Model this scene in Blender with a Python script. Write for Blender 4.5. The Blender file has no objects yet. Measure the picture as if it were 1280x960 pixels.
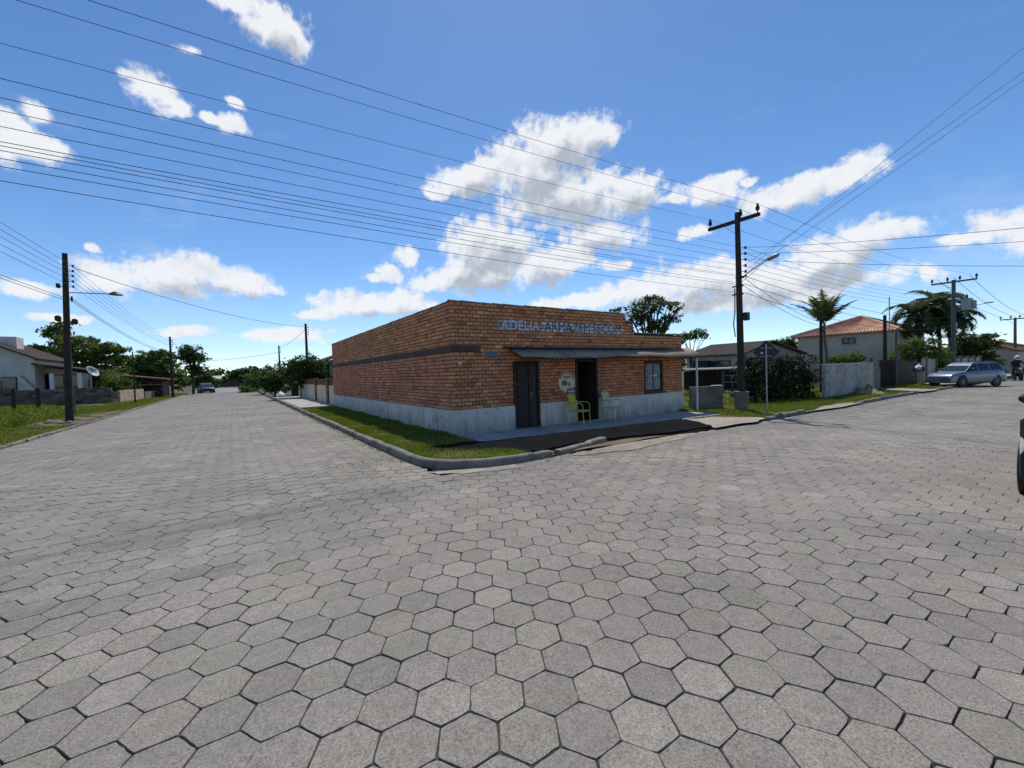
import bpy, math, random
import numpy as np
from mathutils import Vector, Matrix

random.seed(7)
RNG = np.random.default_rng(11)
SC = bpy.context.scene
COL = SC.collection
R = math.radians

# ------------------------------------------------------------------ camera survey
# world: +X runs along the shop front (right street), +Y along the left street,
# origin at the shop's street corner. Camera constants come from the two vanishing points.
CAM = Vector((-4.67, -9.64, 1.65))
HEAD, PITCH, ROLL, FPX = R(56.1), R(-1.65), R(1.8), 520.0
FW = Vector((math.cos(HEAD), math.sin(HEAD), 0)); RT = Vector((math.sin(HEAD), -math.cos(HEAD), 0))

def ray(px, py):
    x, y = px - 640, 480 - py
    c, s = math.cos(ROLL), math.sin(ROLL)
    xr, yu = x*c + y*s, -x*s + y*c
    cp, sp = math.cos(PITCH), math.sin(PITCH)
    return RT*xr + FW*(FPX*cp - yu*sp) + Vector((0, 0, FPX*sp + yu*cp))

def at_depth(px, py, dep):
    d = ray(px, py); return CAM + d*(dep/(d.x*FW.x + d.y*FW.y))

def at_x(px, py, X):
    d = ray(px, py); return CAM + d*((X - CAM.x)/d.x)

def at_y(px, py, Y):
    d = ray(px, py); return CAM + d*((Y - CAM.y)/d.y)

def at_z(px, py, z=0.0):
    d = ray(px, py); return CAM + d*((z - CAM.z)/d.z)

def gz(x, y=0):
    """fall of the terrain towards the right street"""
    t = np.clip(np.asarray(x, dtype=float)/11.0, 0, 1)
    return -0.1*t*t*(3 - 2*t)

def gzf(x): return float(gz(x))

# ------------------------------------------------------------------ materials
def new_mat(name):
    m = bpy.data.materials.new(name); m.use_nodes = True
    nt = m.node_tree; nt.nodes.clear()
    return m, nt

def N(nt, typ, **kw):
    n = nt.nodes.new(typ)
    for k, v in kw.items():
        if k.startswith('i_'):
            n.inputs[int(k[2:]) if k[2:].isdigit() else k[2:].replace('_', ' ')].default_value = v
        else:
            setattr(n, k, v)
    return n

def math_n(nt, op, a, b=None, c=None):
    n = nt.nodes.new('ShaderNodeMath'); n.operation = op
    for i, v in enumerate((a, b, c)):
        if v is None: continue
        if isinstance(v, (int, float)): n.inputs[i].default_value = v
        else: nt.links.new(v, n.inputs[i])
    return n.outputs[0]

def mix_rgb(nt, fac, a, b, blend='MIX'):
    n = nt.nodes.new('ShaderNodeMix'); n.data_type = 'RGBA'; n.blend_type = blend
    for sock, v in ((n.inputs[0], fac), (n.inputs[6], a), (n.inputs[7], b)):
        if isinstance(v, (int, float)): sock.default_value = v
        elif isinstance(v, (tuple, list)): sock.default_value = (*v[:3], 1)
        else: nt.links.new(v, sock)
    return n.outputs[2]

def noise(nt, vec, scale, detail=4, rough=.6, dist=0):
    n = N(nt, 'ShaderNodeTexNoise'); n.inputs['Scale'].default_value = scale
    n.inputs['Detail'].default_value = detail; n.inputs['Roughness'].default_value = rough
    n.inputs['Distortion'].default_value = dist
    nt.links.new(vec, n.inputs['Vector']); return n.outputs[0]

def ramp(nt, fac, p0, p1, c0=(0, 0, 0), c1=(1, 1, 1)):
    n = nt.nodes.new('ShaderNodeValToRGB'); e = n.color_ramp.elements
    e[0].position, e[0].color = p0, (*c0, 1); e[1].position, e[1].color = p1, (*c1, 1)
    nt.links.new(fac, n.inputs[0]); return n.outputs[0]

def pmat(name, col, rough=.8, var=.25, scale=3.0, speck=.0, sscale=80, bump=0.0, bscale=60, metal=0.0,
         stain=None, stain_amt=.5, stain_scale=1.2, attr=False, spec=.4, space='Object', coat=0.0):
    """principled surface: base colour (or the mesh's own tint) with two scales of variation, stains and relief"""
    m, nt = new_mat(name)
    out = N(nt, 'ShaderNodeOutputMaterial'); b = N(nt, 'ShaderNodeBsdfPrincipled')
    nt.links.new(b.outputs[0], out.inputs[0])
    if space == 'World':
        vec = N(nt, 'ShaderNodeNewGeometry').outputs['Position']
    else:
        vec = N(nt, 'ShaderNodeTexCoord').outputs['Object']
    if attr:
        a = N(nt, 'ShaderNodeAttribute'); a.attribute_name = 'tint'
        c = mix_rgb(nt, 1.0, a.outputs['Color'], col, 'MULTIPLY')
    else:
        rg = N(nt, 'ShaderNodeRGB'); rg.outputs[0].default_value = (*col, 1); c = rg.outputs[0]
    if var:
        f = noise(nt, vec, scale, 5)
        v = ramp(nt, f, .3, .7, (1 - var,)*3, (1 + var,)*3)
        c = mix_rgb(nt, 1.0, c, v, 'MULTIPLY')
    if speck:
        f = noise(nt, vec, sscale, 3, .8)
        v = ramp(nt, f, .3, .7, (1 - speck,)*3, (1 + speck,)*3)
        c = mix_rgb(nt, 1.0, c, v, 'MULTIPLY')
    if stain:
        f = noise(nt, vec, stain_scale, 6, .65, .3)
        f = ramp(nt, f, .48, .68)
        f = math_n(nt, 'MULTIPLY', f, stain_amt)
        c = mix_rgb(nt, f, c, stain)
    nt.links.new(c, b.inputs['Base Color'])
    b.inputs['Roughness'].default_value = rough; b.inputs['Metallic'].default_value = metal
    b.inputs['Specular IOR Level'].default_value = spec
    if coat: b.inputs['Coat Weight'].default_value = coat
    if bump:
        f = noise(nt, vec, bscale, 5, .7)
        bn = N(nt, 'ShaderNodeBump'); bn.inputs['Strength'].default_value = bump; bn.inputs['Distance'].default_value = .01
        nt.links.new(f, bn.inputs['Height']); nt.links.new(bn.outputs[0], b.inputs['Normal'])
    return m

def leaf_mat(name, col, trans=.35):
    m, nt = new_mat(name)
    out = N(nt, 'ShaderNodeOutputMaterial')
    a = N(nt, 'ShaderNodeAttribute'); a.attribute_name = 'tint'
    c = mix_rgb(nt, 1.0, a.outputs['Color'], col, 'MULTIPLY')
    d = N(nt, 'ShaderNodeBsdfPrincipled'); d.inputs['Roughness'].default_value = .55
    d.inputs['Specular IOR Level'].default_value = .12
    t = N(nt, 'ShaderNodeBsdfTranslucent'); mx = N(nt, 'ShaderNodeMixShader'); mx.inputs[0].default_value = trans
    c2 = mix_rgb(nt, 1.0, c, (1.25, 1.2, .6), 'MULTIPLY')
    nt.links.new(c, d.inputs['Base Color']); nt.links.new(c2, t.inputs[0])
    nt.links.new(d.outputs[0], mx.inputs[1]); nt.links.new(t.outputs[0], mx.inputs[2])
    nt.links.new(mx.outputs[0], out.inputs[0]); return m

def glass_mat(name, col=(.02, .025, .03), rough=.05):
    m, nt = new_mat(name)
    out = N(nt, 'ShaderNodeOutputMaterial'); b = N(nt, 'ShaderNodeBsdfPrincipled')
    b.inputs['Base Color'].default_value = (*col, 1); b.inputs['Roughness'].default_value = rough
    b.inputs['Specular IOR Level'].default_value = .6
    nt.links.new(b.outputs[0], out.inputs[0]); return m

M = {}
def setup_mats():
    M['paver'] = paver_mat()
    M['sandjoint'] = pmat('joint_sand', (.058, .051, .042), .95, .35, 1.2, .4, 90, .4, 120, space='World')
    M['soil'] = pmat('bare_soil', (.16, .115, .075), .95, .3, .8, .35, 60, .6, 60, stain=(.07, .055, .035), space='World')
    M['sand'] = pmat('pale_sand', (.36, .31, .24), .95, .25, 2, .3, 90, .5, 90, space='World')
    M['turf'] = pmat('turf_soil', (.095, .10, .03), .95, .35, 1.5, .3, 60, .6, 50, stain=(.15, .12, .06), stain_amt=.7, space='World')
    M['ground'] = pmat('ground_earth', (.085, .085, .035), .95, .3, .05, .25, 3, space='World')
    M['near_black'] = pmat('near_black_ground', (.007, .0072, .0085), .97, .3, 2, .35, 120, .6, 90, stain=(.015, .0145, .015), stain_amt=.5, space='World', spec=.06)
    M['concrete'] = pmat('worn_concrete', (.43, .40, .36), .85, .15, 2, .15, 90, .25, 90, stain=(.24, .22, .19), stain_amt=.6, space='World')
    M['kerb'] = pmat('kerb_stone', (.22, .195, .16), .9, .25, 4, .3, 70, .6, 60, stain=(.05, .052, .032), stain_amt=.85, stain_scale=3.2, space='World')
    M['brick'] = pmat('clay_brick', (1, 1, 1), .85, .12, 9, .22, 60, .35, 80, attr=True, stain=(.16, .075, .045), stain_amt=.28, stain_scale=.9)
    M['mortar'] = pmat('brick_joint', (.045, .033, .027), .95, .3, 8, .2, 80)
    M['plinth'] = plinth_mat()
    M['darkband'] = pmat('dark_band', (.085, .058, .044), .9, .3, 3, .25, 60, .3, 60)
    M['rooftile'] = pmat('clay_tile', (.54, .30, .195), .85, .3, 1.2, .45, 9, .4, 40, stain=(.17, .10, .07), stain_amt=.7, stain_scale=2.5)
    M['greyroof'] = pmat('aged_roof_tile', (.085, .07, .06), .9, .3, 2, .3, 20, .4, 30, stain=(.16, .10, .07), stain_amt=.5)
    M['fibro'] = pmat('fibre_cement', (.36, .265, .18), .9, .25, 2, .2, 50, .3, 50, stain=(.14, .11, .08), stain_amt=.6)
    M['wood_dark'] = pmat('dark_wood', (.035, .022, .016), .7, .35, 6, .25, 60, .2, 60)
    M['wood_brown'] = pmat('brown_wood', (.10, .045, .025), .75, .3, 6, .25, 60, .2, 60)
    M['pole'] = pmat('pole_wood', (.042, .030, .024), .9, .35, 5, .3, 70, .4, 60)
    M['poleconc'] = pmat('pole_concrete', (.13, .12, .115), .9, .2, 4, .25, 60, .3, 60)
    M['steel'] = pmat('galvanised_steel', (.30, .31, .32), .45, .15, 8, metal=.7)
    M['black'] = pmat('black_plastic', (.012, .012, .013), .5, .2, 8)
    M['ceramic'] = pmat('brown_ceramic', (.035, .018, .014), .3, .2, 9)
    M['wire'] = pmat('black_cable', (.03, .03, .032), .6, 0)
    M['white'] = pmat('white_paint', (.72, .71, .69), .7, .1, 3, .06, 60, stain=(.4, .38, .34), stain_amt=.3)
    M['offwhite'] = pmat('house_white', (.62, .575, .505), .85, .12, .8, .08, 40, stain=(.3, .28, .25), stain_amt=.35)
    M['beigewall'] = pmat('beige_render', (.56, .47, .355), .9, .12, .6, .1, 40, stain=(.25, .21, .17), stain_amt=.4)
    M['cream'] = pmat('cream_render', (.60, .50, .36), .9, .12, 1, .1, 40, .2, 60, stain=(.34, .26, .18), stain_amt=.4)
    M['salmon'] = pmat('salmon_brick', (1, 1, 1), .9, .15, 5, .15, 40, attr=True)
    M['greywall'] = pmat('stained_cement', (.21, .185, .145), .95, .25, 2.2, .25, 50, .5, 50, stain=(.06, .06, .045), stain_amt=.65, stain_scale=2)
    M['stone'] = pmat('rough_stone', (1, 1, 1), .95, .25, 4, .25, 40, .5, 40, attr=True)
    M['blockwhite'] = pmat('whitewashed_block', (1, 1, 1), .9, .2, 3, .2, 40, .3, 40, attr=True, stain=(.20, .18, .14), stain_amt=.7, stain_scale=1.8)
    M['glass'] = glass_mat('dark_glass')
    M['glasspane'] = glass_mat('window_glass', (.05, .06, .065), .08)
    M['curtain'] = pmat('pale_curtain', (.34, .37, .38), .9, .3, 6)
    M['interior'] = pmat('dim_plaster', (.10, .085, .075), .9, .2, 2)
    M['yellow'] = pmat('yellow_paint', (.62, .46, .07), .5, .15, 6, stain=(.4, .3, .08), stain_amt=.4)
    M['paleyellow'] = pmat('faded_yellow_paint', (.60, .54, .30), .55, .15, 6, stain=(.45, .4, .2), stain_amt=.4)
    M['navy'] = pmat('navy_letter_paint', (.10, .10, .125), .85, .35, 14, .3, 60)
    M['paleletter'] = pmat('pale_letter_paint', (.46, .50, .58), .85, .3, 14, .3, 60)
    M['emblem'] = pmat('pale_yellow_sign', (.62, .58, .33), .7, .15, 5, .2, 40)
    M['emblemgreen'] = pmat('dark_green_sign', (.12, .14, .075), .7, .2, 8)
    M['emblemred'] = pmat('brown_red_sign', (.30, .17, .09), .7, .2, 8)
    M['emblemviolet'] = pmat('violet_sign', (.14, .12, .24), .7, .2, 8)
    M['plate'] = pmat('grey_blue_plate', (.11, .15, .19), .6, .2, 6)
    M['signback'] = pmat('sign_back', (.035, .032, .034), .7, .15, 6)
    M['bluebag'] = pmat('pale_blue_bag', (.30, .55, .66), .45, .25, 6)
    M['whitebag'] = pmat('white_bag', (.75, .75, .74), .5, .15, 6)
    M['silver'] = pmat('silver_car_paint', (.24, .245, .265), .3, .05, 2, metal=.55, coat=.6)
    M['carwhite'] = pmat('white_car_paint', (.78, .78, .77), .3, .03, 2, coat=.6)
    M['carblue'] = pmat('dark_blue_car_paint', (.03, .035, .08), .3, .05, 2, coat=.6)
    M['tyre'] = pmat('tyre_rubber', (.015, .015, .016), .85, .2, 8)
    M['rim'] = pmat('alloy_rim', (.45, .46, .48), .35, .1, 5, metal=.8)
    M['redlamp'] = pmat('red_lamp', (.055, .008, .010), .15, .05, 4, coat=.8)
    M['clearlamp'] = pmat('clear_lamp', (.55, .57, .6), .15, .05, 4, coat=.8)
    M['skin'] = pmat('skin', (.36, .2, .13), .6, .08, 4)
    M['darkcloth'] = pmat('dark_cloth', (.025, .027, .035), .9, .2, 8)
    M['browncloth'] = pmat('brown_trousers', (.16, .06, .035), .9, .2, 8)
    M['trunk'] = pmat('tree_bark', (.075, .055, .042), .95, .3, 6, .3, 40, .5, 40)
    M['palmtrunk'] = pmat('palm_bark', (.13, .11, .095), .95, .3, 5, .3, 30, .5, 40)
    M['leaf_dark'] = leaf_mat('leaf_dark', (.06, .094, .028))
    M['leaf_mid'] = leaf_mat('leaf_mid', (.095, .145, .038))
    M['leaf_light'] = leaf_mat('leaf_light', (.115, .155, .04))
    M['leaf_far'] = leaf_mat('leaf_far', (.055, .082, .04))
    M['palmleaf'] = leaf_mat('palm_leaf', (.065, .095, .032))
    M['grass'] = leaf_mat('grass_blade', (.165, .215, .045), .45)
    M['leaf_hedge'] = leaf_mat('leaf_hedge', (.024, .032, .012), .12)
    M['drygrass'] = leaf_mat('dry_grass_blade', (.20, .17, .07), .4)

def paver_mat():
    m, nt = new_mat('hex_paver')
    out = N(nt, 'ShaderNodeOutputMaterial'); b = N(nt, 'ShaderNodeBsdfPrincipled')
    nt.links.new(b.outputs[0], out.inputs[0])
    pos = N(nt, 'ShaderNodeNewGeometry').outputs['Position']
    a = N(nt, 'ShaderNodeAttribute'); a.attribute_name = 'tint'
    c = a.outputs['Color']
    # fine aggregate, pits, soft cloudy weathering, moss and dust
    f = ramp(nt, noise(nt, pos, 85, 5, .95), .34, .66, (.34,)*3, (1.70,)*3)
    c = mix_rgb(nt, 1, c, f, 'MULTIPLY')
    f = ramp(nt, noise(nt, pos, 70, 3, .7), .57, .64)
    c = mix_rgb(nt, math_n(nt, 'MULTIPLY', f, .6), c, (.08, .072, .063))
    f = ramp(nt, noise(nt, pos, 13, 6, .7), .3, .7, (.84,)*3, (1.15,)*3)
    c = mix_rgb(nt, 1, c, f, 'MULTIPLY')
    f = ramp(nt, noise(nt, pos, .55, 5, .6), .32, .68, (.86,)*3, (1.12,)*3)
    c = mix_rgb(nt, 1, c, f, 'MULTIPLY')
    f = ramp(nt, noise(nt, pos, 1.7, 6, .7, .4), .56, .74)
    c = mix_rgb(nt, math_n(nt, 'MULTIPLY', f, .28), c, (.28, .265, .19))
    # oil drips and dark worn patches of every size
    f = ramp(nt, noise(nt, pos, .9, 8, .75, .8), .60, .72)
    c = mix_rgb(nt, math_n(nt, 'MULTIPLY', f, .38), c, (.115, .105, .092))
    f = ramp(nt, noise(nt, pos, 5.5, 3, .5), .72, .76)
    c = mix_rgb(nt, math_n(nt, 'MULTIPLY', f, .45), c, (.075, .068, .06))
    # darker tyre-polished streaks and pale dust along the cross street
    sx = N(nt, 'ShaderNodeSeparateXYZ'); nt.links.new(pos, sx.inputs[0])
    mp = N(nt, 'ShaderNodeMapping'); mp.inputs['Scale'].default_value = (.16, 1.6, 1); nt.links.new(pos, mp.inputs[0])
    st = noise(nt, mp.outputs[0], 1.0, 6, .65)
    left = ramp(nt, math_n(nt, 'MULTIPLY_ADD', sx.outputs[0], -.25, -.5), 0, 1)
    f = math_n(nt, 'MULTIPLY', ramp(nt, st, .5, .68), left)
    c = mix_rgb(nt, math_n(nt, 'MULTIPLY', f, .5), c, (.16, .15, .145))
    st2 = noise(nt, mp.outputs[0], 1.9, 6, .7)
    f2 = math_n(nt, 'MULTIPLY', ramp(nt, st2, .60, .72), left)
    c = mix_rgb(nt, math_n(nt, 'MULTIPLY', f2, .55), c, (.42, .40, .37))
    nt.links.new(c, b.inputs['Base Color'])
    b.inputs['Roughness'].default_value = .8; b.inputs['Specular IOR Level'].default_value = .35
    h = math_n(nt, 'ADD', noise(nt, pos, 140, 4, .8), math_n(nt, 'MULTIPLY', noise(nt, pos, 14, 4), 1.2))
    bn = N(nt, 'ShaderNodeBump'); bn.inputs['Strength'].default_value = .5; bn.inputs['Distance'].default_value = .006
    nt.links.new(h, bn.inputs['Height']); nt.links.new(bn.outputs[0], b.inputs['Normal'])
    return m

def plinth_mat():
    m, nt = new_mat('painted_plinth')
    out = N(nt, 'ShaderNodeOutputMaterial'); b = N(nt, 'ShaderNodeBsdfPrincipled')
    nt.links.new(b.outputs[0], out.inputs[0])
    pos = N(nt, 'ShaderNodeNewGeometry').outputs['Position']
    c = mix_rgb(nt, ramp(nt, noise(nt, pos, 1.6, 6, .65, .3), .35, .7), (.74, .665, .565), (.52, .465, .39))
    # rain splash and dirt near the ground, peeling patches
    sx = N(nt, 'ShaderNodeSeparateXYZ'); nt.links.new(pos, sx.inputs[0])
    mp = N(nt, 'ShaderNodeMapping'); mp.inputs['Scale'].default_value = (5, 5, .8); nt.links.new(pos, mp.inputs[0])
    f = math_n(nt, 'ADD', noise(nt, mp.outputs[0], 1.0, 6, .7), math_n(nt, 'MULTIPLY', sx.outputs[2], -.55))
    c = mix_rgb(nt, math_n(nt, 'MULTIPLY', ramp(nt, f, .22, .60), .82), c, (.17, .155, .13))
    f = ramp(nt, noise(nt, pos, 3.3, 8, .7, .5), .58, .66)
    c = mix_rgb(nt, math_n(nt, 'MULTIPLY', f, .7), c, (.21, .19, .16))
    nt.links.new(c, b.inputs['Base Color']); b.inputs['Roughness'].default_value = .85
    bn = N(nt, 'ShaderNodeBump'); bn.inputs['Strength'].default_value = .3; bn.inputs['Distance'].default_value = .01
    nt.links.new(noise(nt, pos, 30, 6, .7), bn.inputs['Height']); nt.links.new(bn.outputs[0], b.inputs['Normal'])
    return m

# ------------------------------------------------------------------ mesh building
class MB:
    def __init__(s): s.v, s.f = [], []
    def add(s, vs, fs):
        o = len(s.v); s.v += [tuple(p) for p in vs]; s.f += [tuple(i + o for i in q) for q in fs]; return s
    def box(s, c, d, rz=0, mat=None, bev=0.0):
        """centre, full size; bev chamfers all the edges by an inset top ring"""
        x, y, z = d[0]/2, d[1]/2, d[2]/2
        if bev:
            b = min(bev, x*.9, y*.9, z*.9); vs = []
            for zz, k in ((-z, b), (-z + b, 0), (z - b, 0), (z, b)):
                vs += [(-x + k, -y + k, zz), (x - k, -y + k, zz), (x - k, y - k, zz), (-x + k, y - k, zz)]
            fs = [(3, 2, 1, 0), (12, 13, 14, 15)]
            for l in range(3):
                for i in range(4):
                    j = (i + 1) % 4; fs.append((l*4 + i, l*4 + j, l*4 + 4 + j, l*4 + 4 + i))
        else:
            vs = [(-x, -y, -z), (x, -y, -z), (x, y, -z), (-x, y, -z), (-x, -y, z), (x, -y, z), (x, y, z), (-x, y, z)]
            fs = [(3, 2, 1, 0), (4, 5, 6, 7), (0, 1, 5, 4), (1, 2, 6, 5), (2, 3, 7, 6), (3, 0, 4, 7)]
        mt = Matrix.Translation(Vector(c)) @ (mat.to_4x4() if mat is not None else Matrix.Rotation(rz, 4, 'Z'))
        return s.add([mt @ Vector(p) for p in vs], fs)
    def bar(s, a, b, w, h=None, bev=0.0):
        a, b = Vector(a), Vector(b); d = b - a; L = d.length
        q = d.to_track_quat('X', 'Z').to_matrix()
        return s.box((a + b)/2, (L, w, h or w), mat=q, bev=bev)
    def tube(s, pts, rad, n=8, cap=True):
        pts = [Vector(p) for p in pts]; m = len(pts)
        rs = rad if isinstance(rad, (list, tuple)) else [rad]*m
        vs, fs = [], []
        for i, p in enumerate(pts):
            t = (pts[min(i + 1, m - 1)] - pts[max(i - 1, 0)]).normalized()
            ref = Vector((0, 0, 1)) if abs(t.z) < .95 else Vector((1, 0, 0))
            u = t.cross(ref).normalized(); w = u.cross(t)
            for k in range(n):
                a = 2*math.pi*k/n; vs.append(p + (u*math.cos(a) + w*math.sin(a))*rs[i])
        for i in range(m - 1):
            for k in range(n):
                j = (k + 1) % n; fs.append((i*n + k, i*n + j, i*n + n + j, i*n + n + k))
        if cap: fs += [tuple(range(n)), tuple(range((m - 1)*n, m*n))[::-1]]
        return s.add(vs, fs)
    def lathe(s, c, prof, n=16, axis='Z'):
        vs, fs = [], []; m = len(prof); c = Vector(c)
        for r, z in prof:
            for k in range(n):
                a = 2*math.pi*k/n; p = (r*math.cos(a), r*math.sin(a), z)
                if axis == 'Y': p = (p[0], p[2], p[1])
                if axis == 'X': p = (p[2], p[0], p[1])
                vs.append(c + Vector(p))
        for i in range(m - 1):
            for k in range(n):
                j = (k + 1) % n; fs.append((i*n + k, i*n + j, i*n + n + j, i*n + n + k))
        fs += [tuple(range(n))[::-1], tuple(range((m - 1)*n, m*n))]
        return s.add(vs, fs)
    def prism(s, poly, vec):
        n = len(poly); v = Vector(vec); vs = [Vector(p) for p in poly] + [Vector(p) + v for p in poly]
        fs = [tuple(range(n))[::-1], tuple(range(n, 2*n))] + [(i, (i + 1) % n, n + (i + 1) % n, n + i) for i in range(n)]
        return s.add(vs, fs)
    def quad(s, a, b, c, d): return s.add([a, b, c, d], [(0, 1, 2, 3)])

def link(name, me, m=None, parent=None, local=False, smooth=False):
    o = bpy.data.objects.new(name, me); COL.objects.link(o)
    if m is not None:
        for mm in (m if isinstance(m, list) else [m]): me.materials.append(mm)
    if len(me.polygons):
        me.polygons.foreach_set('use_smooth', np.full(len(me.polygons), bool(smooth)))
    if parent is not None:
        o.parent = parent
        if not local:
            p = parent
            off = Vector((0, 0, 0))
            while p is not None: off += p.location; p = p.parent
            o.location = -off
    return o

def build(name, mb, m, parent=None, local=False, smooth=False):
    me = bpy.data.meshes.new(name); me.from_pydata(mb.v, [], mb.f)
    import bmesh
    bm = bmesh.new(); bm.from_mesh(me); bmesh.ops.recalc_face_normals(bm, faces=bm.faces); bm.to_mesh(me); bm.free()
    if smooth:
        me.update()
        try: me.set_sharp_from_angle(angle=R(40))
        except Exception: pass
    return link(name, me, m, parent, local, smooth)

def np_mesh(name, V, polys, cols=None):
    """V (n,3); polys: list of int arrays (m,k)"""
    me = bpy.data.meshes.new(name); V = np.ascontiguousarray(V, dtype=np.float32)
    me.vertices.add(len(V)); me.vertices.foreach_set('co', V.ravel())
    nl = sum(p.size for p in polys); npol = sum(len(p) for p in polys)
    me.loops.add(nl); me.polygons.add(npol)
    me.loops.foreach_set('vertex_index', np.concatenate([p.ravel() for p in polys]).astype(np.int32))
    st, o = [], 0
    for p in polys:
        st.append(o + np.arange(len(p))*p.shape[1]); o += p.size
    me.polygons.foreach_set('loop_start', np.concatenate(st).astype(np.int32))
    me.update(calc_edges=True); me.validate()
    if cols is not None:
        ca = me.color_attributes.new('tint', 'FLOAT_COLOR', 'POINT')
        c4 = np.ones((len(V), 4), dtype=np.float32); c4[:, :3] = cols
        ca.data.foreach_set('color', c4.ravel())
    return me

def tag(o, label=None, cat=None, group=None, kind=None):
    if label: o['label'] = label
    if cat: o['category'] = cat
    if group: o['group'] = group
    if kind: o['kind'] = kind
    return o

def thing(name, label, cat, loc=(0, 0, 0), rz=0, group=None):
    o = bpy.data.objects.new(name, None); COL.objects.link(o)
    o.location = loc; o.rotation_euler = (0, 0, rz); o.empty_display_size = .2
    return tag(o, label, cat, group)

def structure(o): return tag(o, kind='structure')
def kids(o): return [c for c in bpy.data.objects if c.parent == o]
def dup(root, loc, rz=None, label=None):
    def cp(o, parent):
        c = o.copy(); COL.objects.link(c)
        if parent is not None: c.parent = parent
        for ch in kids(o):
            cp(ch, c)
        return c
    r = cp(root, None); r.location = loc
    if rz is not None: r.rotation_euler = (0, 0, rz)
    if label: r['label'] = label
    return r
# ------------------------------------------------------------------ ground, streets, kerbs
def grid_sheet(name, x0, x1, y0, y1, zf, m, nx=40, ny=40, keep=None, amp=0.0):
    xs, ys = np.linspace(x0, x1, nx + 1), np.linspace(y0, y1, ny + 1)
    X, Y = np.meshgrid(xs, ys, indexing='ij')
    Z = zf(X, Y)
    if amp: Z = Z + amp*(RNG.random(X.shape) - .5)
    V = np.stack([X, Y, Z], -1).reshape(-1, 3)
    i, j = np.meshgrid(np.arange(nx), np.arange(ny), indexing='ij')
    a = (i*(ny + 1) + j).ravel(); F = np.stack([a, a + ny + 1, a + ny + 2, a + 1], -1)
    if keep is not None:
        cx = (X[:-1, :-1] + X[1:, 1:]).ravel()/2; cy = (Y[:-1, :-1] + Y[1:, 1:]).ravel()/2
        F = F[keep(cx, cy)]
    o = link(name, np_mesh(name, V, [F]), m, smooth=True)
    return structure(o)

SEAM_Y = -3.40      # straight joint where the two paving fields meet
def on_street_b(x, y): return (y < -3.45) & (y > -12.6)
def on_street_a(x, y): return (x > -9.85) & (x < -1.95)
def corner_cut(x, y):
    """inside the rounded corner of the shop's kerb (true = verge side)"""
    r = 1.3; cx, cy = -1.95 + r, -3.45 + r
    ins = (x > -1.95) & (y > -3.45)
    return ins & ~((x < cx) & (y < cy) & (np.hypot(x - cx, y - cy) > r))

def hex_field(x0, x1, y0, y1, keep, ox=0., oy=0.):
    s = .272; ax = s*math.sqrt(3)/2
    nx, ny = int((x1 - x0)/ax) + 2, int((y1 - y0)/s) + 2
    I, J = np.meshgrid(np.arange(nx), np.arange(ny), indexing='ij')
    X = x0 + ox + I*ax; Y = y0 + oy + J*s + (I % 2)*s/2
    X, Y = X.ravel(), Y.ravel(); k = keep(X, Y); return X[k], Y[k]

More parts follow.
